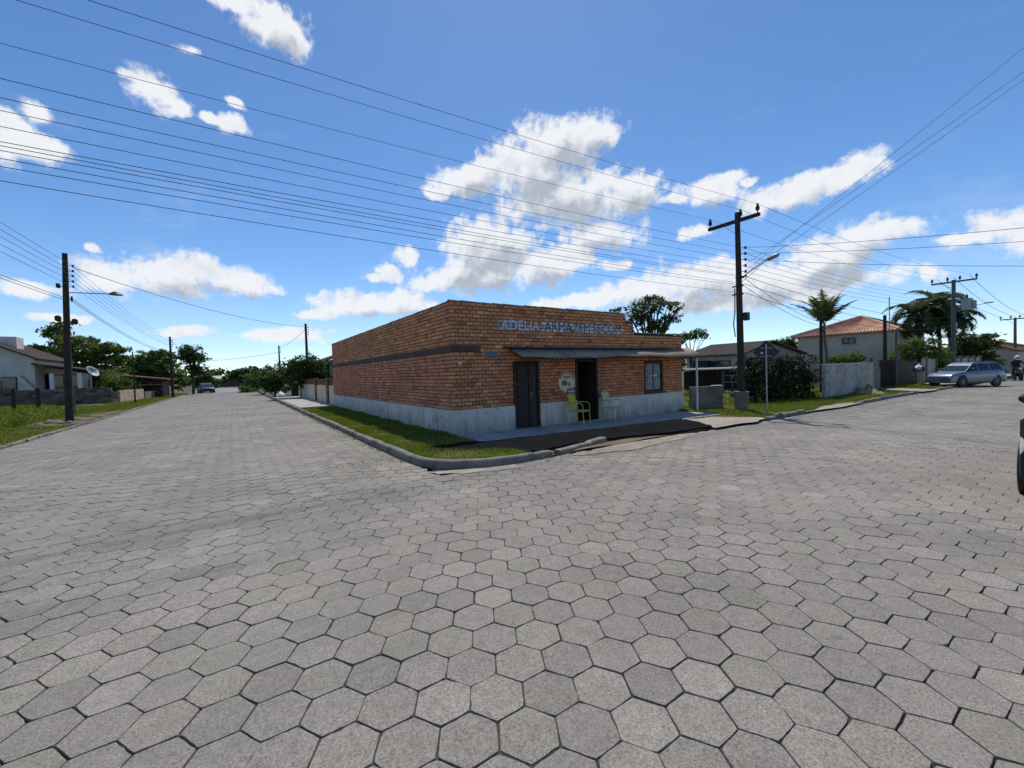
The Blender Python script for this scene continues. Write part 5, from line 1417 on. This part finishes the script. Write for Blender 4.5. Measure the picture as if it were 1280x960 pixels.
    def bump(P, z0, z1):
        full = P + [(x, -y) for x, y in P[::-1][1:]]; n = len(full); vs = []
        for z, k in ((z0, .96), (z0 + .05, 1), (z1 - .05, 1), (z1, .97)): vs += [(x, y*k, z) for x, y in full] 
        fs = [(i*n + j, i*n + j + 1, i*n + n + j + 1, i*n + n + j) for i in range(3) for j in range(n - 1)]
        fs += [tuple(range(n)), tuple(range(3*n, 4*n))]; return vs, fs
    mb.add(*bump(P, .24, .60)); build('bumper', mb, M[b], t, True, True)
    mb = MB(); P = [(f - .30, .80), (f - .06, .72), (f + .04, .52), (f + .06, .0)]; mb.add(*bump(P, .22, .54)); build('bumper', mb, M[b], t, True, True)
    for s in (-1, 1):
        mb = MB(); mb.box((e + .08, s*(.70 if wagon else .715), .80 if wagon else .86), (.18, .15, .22 if wagon else .24), bev=.03); build('tail_lamp', mb, M['redlamp'], t, True)
        mb = MB(); mb.box((f - .13, s*.56, .60), (.18, .26, .12), bev=.03, rz=-s*.35); build('headlight', mb, M['clearlamp'], t, True)
    mb = MB(); mb.box((e - .085, 0, .66), (.02, .42, .12), bev=.004); build('number_plate', mb, M['plate2'], t, True)
    if wagon:
        mb = MB()
        for s in (-1, 1): mb.tube([(-1.6, s*.57, 1.45), (-1.5, s*.57, 1.50), (-.2, s*.57, 1.50), (-.1, s*.57, 1.46)], .016, 6)
        build('roof_rail', mb, M['black'], t, True)
    return t

def make_small():
    # basket for rubbish on the hedge with pale blue bags
    p = at_depth(1002, 476, 23.2); t = thing('rubbish_basket', 'dark raised rubbish basket in front of the hedge', 'basket', (p.x, p.y, -.08))
    mb = MB(); z = 1.02
    for dx in (-.45, .45):
        for dy in (-.22, .22): mb.bar((p.x + dx, p.y + dy, z), (p.x + dx*1.1, p.y + dy*1.1, z + .3), .02)
    for k in range(7): mb.bar((p.x - .45 + .15*k, p.y - .22, z), (p.x - .45 + .15*k, p.y + .22, z), .015)
    for zz in (z, z + .15, z + .3):
        mb.bar((p.x - .47, p.y - .23, zz), (p.x + .47, p.y - .23, zz), .016); mb.bar((p.x - .47, p.y + .23, zz), (p.x + .47, p.y + .23, zz), .016); mb.bar((p.x - .47, p.y - .23, zz), (p.x - .47, p.y + .23, zz), .016); mb.bar((p.x + .47, p.y - .23, zz), (p.x + .47, p.y + .23, zz), .016)
    build('basket', mb, M['black'], t)
    for s in (-.3, .3): mb = MB(); mb.bar((p.x + s, p.y, -.15), (p.x + s, p.y, 1.0), .05); build('leg', mb, M['black'], t)
    def bag(c, r, m, lab):
        V, F = [], []; n, k = 9, 14
        ph = random.random()*6
        for i in range(n + 1):
            a = math.pi*i/n
            for j in range(k):
                b = 2*math.pi*j/k; rr = r*math.sin(a)*(1 + .16*math.sin(3*b + ph + i) + .08*math.sin(7*b - i)) + .01
                zz = -r*.75*math.cos(a) + (r*.35 if i == n else 0) + (.0 if i < n - 1 else .05)
                V.append((c[0] + rr*math.cos(b), c[1] + rr*math.sin(b), c[2] + zz))
        F = [(i*k + j, i*k + (j + 1) % k, i*k + k + (j + 1) % k, i*k + k + j) for i in range(n) for j in range(k)] + [tuple(range(k)), tuple(range(n*k, n*k + k))]
        mb = MB(); mb.add(V, F); o = build('rubbish_bag', mb, M[m], smooth=False); return tag(o, lab, 'bag')
    bag((p.x - .22, p.y - .02, z + .26), .28, 'bluebag', 'left pale blue plastic bag in the raised basket by the hedge')
    bag((p.x + .22, p.y + .0, z + .24), .26, 'bluebag', 'right pale blue plastic bag in the raised basket by the hedge')
    # second raised basket near the silver car
    p = at_z(1149, 477, -.02); x, y = p.x - 5.2, p.y - .8
    p = at_depth(1149, 477, 27.5); x, y = p.x, p.y
    t = thing('rubbish_basket', 'small raised basket on two thin legs beside the nose of the silver car', 'basket', (x, y, -.05)); mb = MB()
    mb.box((x, y, .85), (.6, .4, .03))
    for k in range(9):
        for s in (-1, 1): mb.bar((x - .3 + .075*k, y + s*.2, .85), (x - .33 + .0825*k, y + s*.22, 1.15), .018)
    for s in (-1, 1): mb.bar((x - .33, y + s*.22, 1.15), (x + .33, y + s*.22, 1.15), .02)
    build('basket', mb, M['black'], t)
    for s in (-.22, .22): mb = MB(); mb.bar((x + s, y, -.1), (x + s, y, .85), .05); build('leg', mb, M['cream'], t)
    bag((x, y, 1.08), .20, 'whitebag', 'white bag in the small basket beside the silver car')
    # earth heap by the white wall
    hp = at_z(1083, 491, -.05); hx, hy = 22.9, -2.0
    n, k = 7, 22; V, F = [], []
    for i in range(n + 1):
        rr = i/n
        for j in range(k):
            b = 2*math.pi*j/k; r = rr*(1 + .18*math.sin(3*b) + .1*math.sin(7*b + 1)); V.append((hx + r*1.25*math.cos(b), hy + r*.55*math.sin(b), -.05 + .40*(1 - rr)**1.2*(1 + .3*math.sin(5*b + i)) + random.uniform(-.02, .02)))
    F = [(i*k + j, i*k + k + j, i*k + k + (j + 1) % k, i*k + (j + 1) % k) for i in range(n) for j in range(k)]
    mb = MB(); mb.add(V, F); o = build('earth_heap', mb, M['heap']); tag(o, 'small heap of yellowish earth at the foot of the whitewashed wall', 'heap')
    # diamond sign seen from the back
    x, y, zb = 10.26, -2.80, -.05; c = Vector((x, y, 2.05))
    t = thing('road_sign', 'diamond road sign seen from behind on a thin post by the kerb', 'road sign', (x, y, zb))
    mb = MB(); mb.tube([(x, y, zb - .2), (x - .01, y, 2.32)], .026, 8); build('post', mb, M['steel'], t, smooth=True)
    nv = Vector((.85, .53, 0)); u = Vector((-nv.y, nv.x, 0)); h = .40
    mb = MB(); mb.prism([c + nv*.035 + u*h, c + nv*.035 + Vector((0, 0, h)), c + nv*.035 - u*h, c + nv*.035 - Vector((0, 0, h))], nv*.006); build('plate', mb, M['signback'], t)
    mb = MB()
    for zz in (-.14, .14): mb.bar(c + nv*.025 + u*.17 + Vector((0, 0, zz)), c + nv*.025 - u*.17 + Vector((0, 0, zz)), .025, .02)
    build('clamp', mb, M['steel'], t)
    mb = MB(); q = c + u*.12 + Vector((0, 0, -.02)) + nv*.028; mb.prism([q + u*.035 + Vector((0, 0, -.03)), q + u*.035 + Vector((0, 0, .03)), q - u*.035 + Vector((0, 0, .03)), q - u*.035 + Vector((0, 0, -.03))], nv*.004); build('sticker', mb, M['white'], t)
    # white sack and dark bin on the footpath
    c = at_z(356, 496, .13); bag((c.x - .3, c.y, .30), .30, 'whitebag', 'white sack lying on the footpath beyond the shop')
    p = at_z(369, 495, .12); t = thing('rubbish_bin', 'dark bin by the cream wall with pale lid', 'bin', (p.x, p.y, .12))
    mb = MB(); mb.box((p.x, p.y, .60), (.55, .55, .95), bev=.05); build('body', mb, M['black'], t)
    mb = MB(); mb.box((p.x, p.y, 1.13), (.6, .6, .09), bev=.03); build('lid', mb, M['whitebag'], t)
    # stones and rubble around the leaning pole
    for k in range(9):
        a = random.uniform(0, 6.28); px_, py_ = -11.0 + random.uniform(-1.2, .7), 15.5 + random.uniform(-2, 2); r = random.uniform(.05, .15)
        mb = MB(); vs = []
        for i in range(4):
            for j in range(7): b = j*2*math.pi/7; rr = r*(.5, 1, .85, .3)[i]*random.uniform(.75, 1.2); vs.append((px_ + rr*math.cos(b), py_ + rr*math.sin(b), .06 + r*.35*i))
        mb.add(vs, [(i*7 + j, i*7 + (j + 1) % 7, i*7 + 7 + (j + 1) % 7, i*7 + 7 + j) for i in range(3) for j in range(7)] + [tuple(range(21, 28))])
        tag(build('stone', mb, M['stone2']), 'small loose stone on the bare soil round the leaning pole', 'stone', 'loose stones by the leaning pole')

def make_rider():
    p = at_z(1272, 474, -.08); x, y = p.x - 6, p.y - .4
    p = at_depth(1272, 474, 30); x, y = p.x, p.y; hd = math.atan2(CAM.y - y, CAM.x - x) + .25
    t = thing('motorcycle', 'dark motorcycle standing at the far end of the right street', 'motorcycle', (x, y, -.1), hd)
    for xx in (-.62, .62):
        mb = MB(); mb.lathe((xx, 0, .30), [(.22, -.05), (.29, -.045), (.30, 0), (.29, .045), (.22, .05)], 20, 'Y'); wv = build('wheel', mb, M['tyre'], t, True, True)
        mb = MB(); mb.lathe((xx, 0, .30), [(.22, -.02), (.21, .02), (.05, .03)], 16, 'Y'); build('rim', mb, M['rim'], wv, True)
    mb = MB(); mb.tube([(.62, 0, .3), (.42, 0, .85), (.30, 0, 1.0)], .035, 8); mb.tube([(-.62, 0, .3), (-.1, 0, .38), (.3, 0, .45), (.42, 0, .82)], .045, 8); mb.tube([(-.62, 0, .55), (0, 0, .62), (.4, 0, .84)], .035, 8); mb.box((.08, 0, .42), (.42, .26, .32), bev=.06); build('frame', mb, M['black'], t, True)
    mb = MB(); mb.lathe((.18, 0, .82), [(.05, -.22), (.14, -.15), (.16, 0), (.14, .15), (.05, .22)], 12, 'X'); build('tank', mb, M['redlamp'], t, True, True)
    mb = MB(); mb.box((-.32, 0, .80), (.70, .26, .10), bev=.04); build('seat', mb, M['black'], t, True)
    mb = MB(); mb.tube([(.26, -.36, 1.04), (.34, -.15, 1.0), (.34, .15, 1.0), (.26, .36, 1.04)], .016, 6); build('handlebar', mb, M['black'], t, True)
    mb = MB(); mb.lathe((.50, 0, .86), [(.04, -.08), (.09, -.02), (.10, .04), (.06, .05)], 12, 'X'); build('headlight', mb, M['clearlamp'], t, True, True)
    # rider: one skinned body
    r = thing('person', 'motorcyclist in dark top and brown trousers wearing a pale helmet', 'person', (x, y, -.1), hd)
    J = {'pel': (-.22, 0, .93, .15), 'bel': (-.20, 0, 1.10, .14), 'ch': (-.13, 0, 1.30, .17), 'nk': (-.08, 0, 1.47, .065), 'hd': (-.05, 0, 1.58, .09), 'ht': (-.05, 0, 1.68, .07)}
    E = [('pel', 'bel'), ('bel', 'ch'), ('ch', 'nk'), ('nk', 'hd'), ('hd', 'ht')]
    for s, n in ((1, 'l'), (-1, 'r')):
        J.update({n + 'sh': (-.12, s*.19, 1.40, .065), n + 'el': (.03, s*.30, 1.18, .05), n + 'wr': (.22, s*.34, 1.08, .035), n + 'fi': (.29, s*.34, 1.05, .035), n + 'hp': (-.20, s*.11, .90, .10), n + 'kn': (.20, s*.22, .82, .075), n + 'an': (.02, s*.26 if s < 0 else s*.42, .12 if s > 0 else .36, .045), n + 'to': (.16, s*.27 if s < 0 else s*.43, .06 if s > 0 else .32, .04)})
        E += [('ch', n + 'sh'), (n + 'sh', n + 'el'), (n + 'el', n + 'wr'), (n + 'wr', n + 'fi'), ('pel', n + 'hp'), (n + 'hp', n + 'kn'), (n + 'kn', n + 'an'), (n + 'an', n + 'to')]
    ks = list(J); me = bpy.data.meshes.new('body'); me.from_pydata([J[k][:3] for k in ks], [(ks.index(a), ks.index(b)) for a, b in E], [])
    o = link('body', me, [M['darkcloth']], r, True)
    sk = o.modifiers.new('skin', 'SKIN'); 
    for i, k in enumerate(ks):
        v = me.skin_vertices[0].data[i]; v.radius = (J[k][3], J[k][3]); v.use_root = (k == 'pel')
    o.modifiers.new('smooth', 'SUBSURF').levels = 1; o.modifiers['smooth'].render_levels = 2
    mb = MB(); mb.lathe((-.04, 0, 1.49), [(.09, 0), (.135, .06), (.15, .15), (.13, .24), (.07, .30), (.01, .315)], 16); build('helmet', mb, M['whitebag'], r, True, True)
    mb = MB(); mb.box((.085, 0, 1.62), (.05, .20, .10), bev=.02); build('visor', mb, M['glass'], r, True)
    for s, n in ((1, 'l'), (-1, 'r')):
        a, k, f = Vector(J[n + 'hp'][:3]), Vector(J[n + 'kn'][:3]), Vector(J[n + 'an'][:3]); mb = MB(); mb.tube([a, a.lerp(k, .5), k, k.lerp(f, .5), f + Vector((0, 0, .05))], [.115, .105, .088, .075, .065], 10); build('trouser_leg', mb, M['browncloth'], r, True, True)
# ------------------------------------------------------------------ sky, sun, camera
SUN_DIR = Vector((.33, .45, 1.0)).normalized()
SKY_STR = .15

# cumulus, each puff as (pixel x, y, half width, half height) where it was sighted
PUFFS = [(700, 178, 52, 34), (742, 166, 34, 22), (655, 215, 62, 36), (590, 226, 52, 22), (705, 245, 84, 38), (790, 242, 36, 30), (752, 290, 48, 22), (545, 240, 20, 9),
 (612, 308, 58, 38), (600, 340, 72, 24), (676, 332, 44, 22), (722, 318, 28, 20), (512, 320, 15, 13), (548, 352, 40, 12), (488, 345, 16, 10),
 (460, 380, 62, 15), (505, 378, 44, 15), (432, 388, 30, 8), (230, 412, 34, 7), (350, 420, 60, 9),
 (205, 343, 72, 26), (292, 352, 52, 17), (140, 344, 44, 22), (258, 338, 56, 18), (45, 357, 46, 12), (112, 311, 14, 6),
 (338, 28, 46, 26), (366, 52, 20, 22), (290, 2, 44, 15), (230, 56, 18, 8),
 (192, 112, 32, 24), (222, 132, 20, 15), (165, 96, 22, 8), (288, 158, 20, 11), (296, 131, 11, 6), (262, 148, 14, 5),
 (14, 168, 40, 30), (58, 188, 44, 18), (46, 140, 22, 18),
 (884, 236, 38, 17), (905, 220, 22, 12), (868, 290, 20, 8), (985, 240, 54, 20), (1048, 222, 40, 14), (1084, 206, 32, 20), (950, 250, 24, 16),
 (1080, 300, 64, 22), (1116, 292, 36, 18), (1030, 322, 60, 24), (950, 350, 84, 24), (870, 352, 84, 26), (800, 366, 62, 20), (735, 376, 52, 9), (1000, 362, 112, 16), (905, 376, 76, 12), (1152, 345, 11, 9), (690, 382, 30, 8), (845, 250, 16, 7), (930, 225, 14, 6), (770, 330, 18, 7), (470, 350, 14, 6), (395, 395, 26, 6), (1180, 300, 22, 7), (80, 395, 30, 6),
 (1250, 284, 54, 24), (1220, 300, 50, 12), (1296, 292, 44, 30)]

def make_world():
    w = bpy.data.worlds.new('World'); SC.world = w; w.use_nodes = True; nt = w.node_tree; nt.nodes.clear(); lk = nt.links.new
    out = N(nt, 'ShaderNodeOutputWorld'); bg = N(nt, 'ShaderNodeBackground'); bg.inputs['Strength'].default_value = SKY_STR; lk(bg.outputs[0], out.inputs[0])
    sky = N(nt, 'ShaderNodeTexSky'); sky.sky_type = 'NISHITA'; sky.sun_disc = False
    sky.sun_elevation = math.asin(SUN_DIR.z); sky.sun_rotation = math.atan2(SUN_DIR.x, SUN_DIR.y)
    sky.air_density = .72; sky.dust_density = .12; sky.ozone_density = 3.0
    hs = N(nt, 'ShaderNodeHueSaturation'); hs.inputs['Saturation'].default_value = 1.15; hs.inputs['Value'].default_value = 1.0; lk(sky.outputs[0], hs.inputs['Color'])
    skyc = mix_rgb(nt, 1.0, hs.outputs[0], SKY_TINT, 'MULTIPLY')
    # direction as (azimuth from the street corner's bearing, elevation)
    tc = N(nt, 'ShaderNodeTexCoord').outputs['Generated']
    nm = N(nt, 'ShaderNodeVectorMath', operation='NORMALIZE'); lk(tc, nm.inputs[0]); d = nm.outputs[0]
    rot = N(nt, 'ShaderNodeVectorRotate', rotation_type='Z_AXIS'); rot.inputs['Angle'].default_value = -HEAD; lk(d, rot.inputs['Vector'])
    sp = N(nt, 'ShaderNodeSeparateXYZ'); lk(rot.outputs[0], sp.inputs[0])
    az = math_n(nt, 'ARCTAN2', sp.outputs[1], sp.outputs[0]); el = math_n(nt, 'ARCSINE', sp.outputs[2])
    cb = N(nt, 'ShaderNodeCombineXYZ'); lk(az, cb.inputs[0]); lk(el, cb.inputs[1]); uv0 = cb.outputs[0]
    def vec(op, a, b):
        n = N(nt, 'ShaderNodeVectorMath', operation=op)
        for s, v in ((n.inputs[0], a), (n.inputs[1], b)):
            if isinstance(v, tuple): s.default_value = v
            else: lk(v, s)
        return n.outputs['Value'] if op in ('LENGTH', 'DISTANCE', 'DOT_PRODUCT') else n.outputs[0]
    # billowing warp
    wn = N(nt, 'ShaderNodeTexNoise'); wn.inputs['Scale'].default_value = 9; wn.inputs['Detail'].default_value = 3; lk(uv0, wn.inputs['Vector'])
    warp = vec('MULTIPLY', vec('SUBTRACT', wn.outputs['Color'], (.5, .5, .5)), (.055, .04, 0))
    uv = vec('ADD', uv0, warp)
    def ang(px, py):
        r = ray(px, py).normalized(); f = r.dot(FW); s = -r.dot(RT); return math.atan2(s, f), math.asin(r.z)
    g = []
    for px, py, rx, ry in PUFFS:
        a, e = ang(px, py); a1, _ = ang(px - rx, py); a2, _ = ang(px + rx, py); _, e1 = ang(px, py - ry); _, e2 = ang(px, py + ry)
        g.append((a, e, max(.012, abs(a1 - a2)/2), max(.008, abs(e1 - e2)/2)))
    def field(coord, least=0):
        cur = None
        for a, e, ra, re in g:
            if ra < least: continue
            v = vec('MULTIPLY', vec('SUBTRACT', coord, (a, e, 0)), (1/ra, 1/re, 0)); l = vec('LENGTH', v, (0, 0, 0))
            f = math_n(nt, 'SUBTRACT', 1.0, l)
            f = f if cur is None else math_n(nt, 'SMOOTH_MAX', cur, f, .22)
            cur = f
        return cur
    F1 = field(uv)
    F2 = field(vec('ADD', uv, (.012, .036, 0)), .055)
    def fbm(coord, s, det, r):
        n = N(nt, 'ShaderNodeTexNoise'); n.inputs['Scale'].default_value = s; n.inputs['Detail'].default_value = det; n.inputs['Roughness'].default_value = r; lk(coord, n.inputs['Vector']); return n.outputs[0]
    n1 = fbm(uv, 13, 9, .66)
    sh = vec('ADD', uv, (.008, .016, 0)); n2 = fbm(sh, 13, 6, .6)
    n3 = fbm(uv0, 42, 5, .6)
    d1 = math_n(nt, 'MULTIPLY_ADD', math_n(nt, 'SUBTRACT', n1, .5), 2.3, math_n(nt, 'MULTIPLY_ADD', math_n(nt, 'SUBTRACT', n3, .5), 1.35, math_n(nt, 'ADD', F1, .32)))
    mr = N(nt, 'ShaderNodeMapRange', interpolation_type='SMOOTHSTEP'); mr.inputs[1].default_value = .0; mr.inputs[2].default_value = .70; lk(d1, mr.inputs[0]); alpha = mr.outputs[0]
    # depth of cloud towards the sun: bright rims, grey bellies; relief from the billows
    d2 = math_n(nt, 'MULTIPLY_ADD', math_n(nt, 'SUBTRACT', n2, .5), 1.5, math_n(nt, 'ADD', F2, .1))
    thick = N(nt, 'ShaderNodeMapRange', interpolation_type='SMOOTHSTEP'); thick.inputs[1].default_value = .05; thick.inputs[2].default_value = .95; lk(d2, thick.inputs[0])
    rel = math_n(nt, 'MULTIPLY', math_n(nt, 'SUBTRACT', n2, n1), 1.6)
    g_ = math_n(nt, 'ADD', thick.outputs[0], rel)
    ck = N(nt, 'ShaderNodeValToRGB'); e = ck.color_ramp.elements
    k = 1/SKY_STR
    cols = [(0, (.90, .92, .95)), (.35, (.76, .79, .84)), (.7, (.57, .61, .68)), (1.0, (.44, .49, .56))]
    e[0].position, e[0].color = cols[0][0], (*cols[0][1], 1); e[1].position, e[1].color = cols[-1][0], (*cols[-1][1], 1)
    for p, c in cols[1:-1]: q = e.new(p); q.color = (*c, 1)
    lk(g_, ck.inputs[0])
    cc = mix_rgb(nt, 1.0, ck.outputs[0], (k, k, k), 'MULTIPLY')
    al = math_n(nt, 'MULTIPLY', alpha, .96)
    # veil of thin cloud low over the horizon
    veil = N(nt, 'ShaderNodeMapRange', interpolation_type='SMOOTHSTEP'); veil.inputs[1].default_value = .26; veil.inputs[2].default_value = .0; lk(el, veil.inputs[0])
    vl = math_n(nt, 'MULTIPLY', veil.outputs[0], math_n(nt, 'MULTIPLY_ADD', fbm(vec('MULTIPLY', uv0, (1, 3.5, 1)), 5, 6, .6), .8, -.08))
    cir = ramp(nt, fbm(vec('MULTIPLY', uv, (1.6, 4.2, 1)), 3.2, 8, .68), .54, .80)
    band = N(nt, 'ShaderNodeMapRange', interpolation_type='SMOOTHSTEP'); band.inputs[1].default_value = .62; band.inputs[2].default_value = .12; lk(el, band.inputs[0])
    vl = math_n(nt, 'ADD', vl, math_n(nt, 'MULTIPLY', math_n(nt, 'MULTIPLY', cir, band.outputs[0]), .62))
    base = mix_rgb(nt, math_n(nt, 'MULTIPLY', vl, .68), skyc, (.62*k, .70*k, .80*k))
    fin = mix_rgb(nt, al, base, cc)
    lk(fin, bg.inputs['Color'])
    w.cycles.sampling_method = 'MANUAL'; w.cycles.sample_map_resolution = 512

SKY_TINT = (1.06, 1.07, 1.06)

def make_light_camera():
    l = bpy.data.lights.new('sun', 'SUN'); l.energy = 3.6; l.angle = R(.53); l.color = (1, .945, .865)
    o = bpy.data.objects.new('sun', l); COL.objects.link(o); o.rotation_euler = SUN_DIR.to_track_quat('Z', 'Y').to_euler(); o.location = (20, 30, 60)
    c = bpy.data.cameras.new('camera'); c.sensor_fit = 'HORIZONTAL'; c.sensor_width = 36; c.lens = 36*FPX/1280; c.clip_start = .05; c.clip_end = 5000
    o = bpy.data.objects.new('camera', c); COL.objects.link(o); SC.camera = o
    cp, sp = math.cos(PITCH), math.sin(PITCH); cr, sr = math.cos(ROLL), math.sin(ROLL)
    U = Vector((-sp*FW.x, -sp*FW.y, cp)); Fv = Vector((cp*FW.x, cp*FW.y, sp))
    X = RT*cr - U*sr; Yv = RT*sr + U*cr
    m = Matrix.Identity(4)
    for i in range(3): m[i][0], m[i][1], m[i][2], m[i][3] = X[i], Yv[i], -Fv[i], CAM[i]
    o.matrix_world = m

def main():
    setup_mats()
    M['wood_dark2'] = pmat('dark_wood_lighter', (.055, .034, .024), .7, .3, 6, .25, 60, .2, 60)
    M['paleletter2'] = pmat('pale_letter', (.60, .585, .58), .85, .25, 14, .3, 60)
    M['brownpost'] = pmat('brown_rail_paint', (.19, .065, .04), .8, .25, 4, .2, 50)
    M['fibro2'] = pmat('pale_fibre_sheet', (.24, .215, .18), .9, .2, 3, .2, 40)
    M['wood_brown2'] = pmat('weathered_brown_board', (.085, .06, .045), .9, .3, 4, .2, 40)
    M['offwhite2'] = pmat('grey_render', (.40, .375, .335), .9, .15, 1, .1, 40, stain=(.2, .19, .17), stain_amt=.5)
    M['steel2'] = pmat('pale_mesh', (.28, .29, .29), .6, .1, 5, metal=.3)
    M['rooftile2'] = pmat('brown_tile', (.24, .115, .07), .9, .3, 3, .3, 25, stain=(.1, .07, .05), stain_amt=.5)
    M['ridgetile'] = pmat('pale_ridge_tile', (.52, .36, .26), .85, .25, 3)
    M['salmon2'] = pmat('salmon_sheet', (.42, .22, .14), .85, .2, 3)
    M['plate2'] = pmat('number_plate', (.45, .46, .47), .5, .05, 3)
    M['heap'] = pmat('yellow_earth', (.34, .24, .12), .95, .3, 4, .3, 60, .6, 30)
    M['stone2'] = pmat('loose_stone', (.22, .19, .16), .95, .3, 6, .3, 60)
    make_world(); make_light_camera()
    make_ground()
    make_shop()
    make_chair('yellow tube armchair between the emblem and the open doorway', 'yellow', (3.86, -.52, gzf(3.9) + .055), R(20))
    make_chair('faded pale yellow tube armchair right of the open doorway', 'paleyellow', (5.28, -.50, gzf(5.2) + .055), R(8))
    make_main_pole(); make_left_pole(); make_other_poles(); make_wires()
    make_plants(); make_walls(); make_houses()
    make_car('silver station wagon parked slantwise with its nose on the verge', 'silver', (32.4, -4.0, -.06), R(146), True).scale = (.74, 1, 1)
    make_car('white hatchback cut off by the right edge, black bumper and red tail lamp', 'carwhite', (4.62, -9.735, gzf(4)), 0, False, 'black')
    p = at_z(258, 491, 0); make_car('dark blue car parked far down the left street', 'carblue', (p.x, p.y, 0), R(-80), False, 'black')
    make_small(); make_rider()
    SC.render.engine = 'CYCLES'
    v = SC.view_settings; v.view_transform = 'Standard'; v.look = 'None'; v.exposure = 0.0; v.gamma = 1.0; v.use_curve_mapping = False
    SC.cycles.max_bounces = 6; SC.cycles.diffuse_bounces = 3; SC.cycles.glossy_bounces = 2; SC.cycles.transmission_bounces = 4; SC.cycles.transparent_max_bounces = 6
    SC.cycles.use_denoising = True
    SC.cycles.sample_clamp_indirect = 6

main()
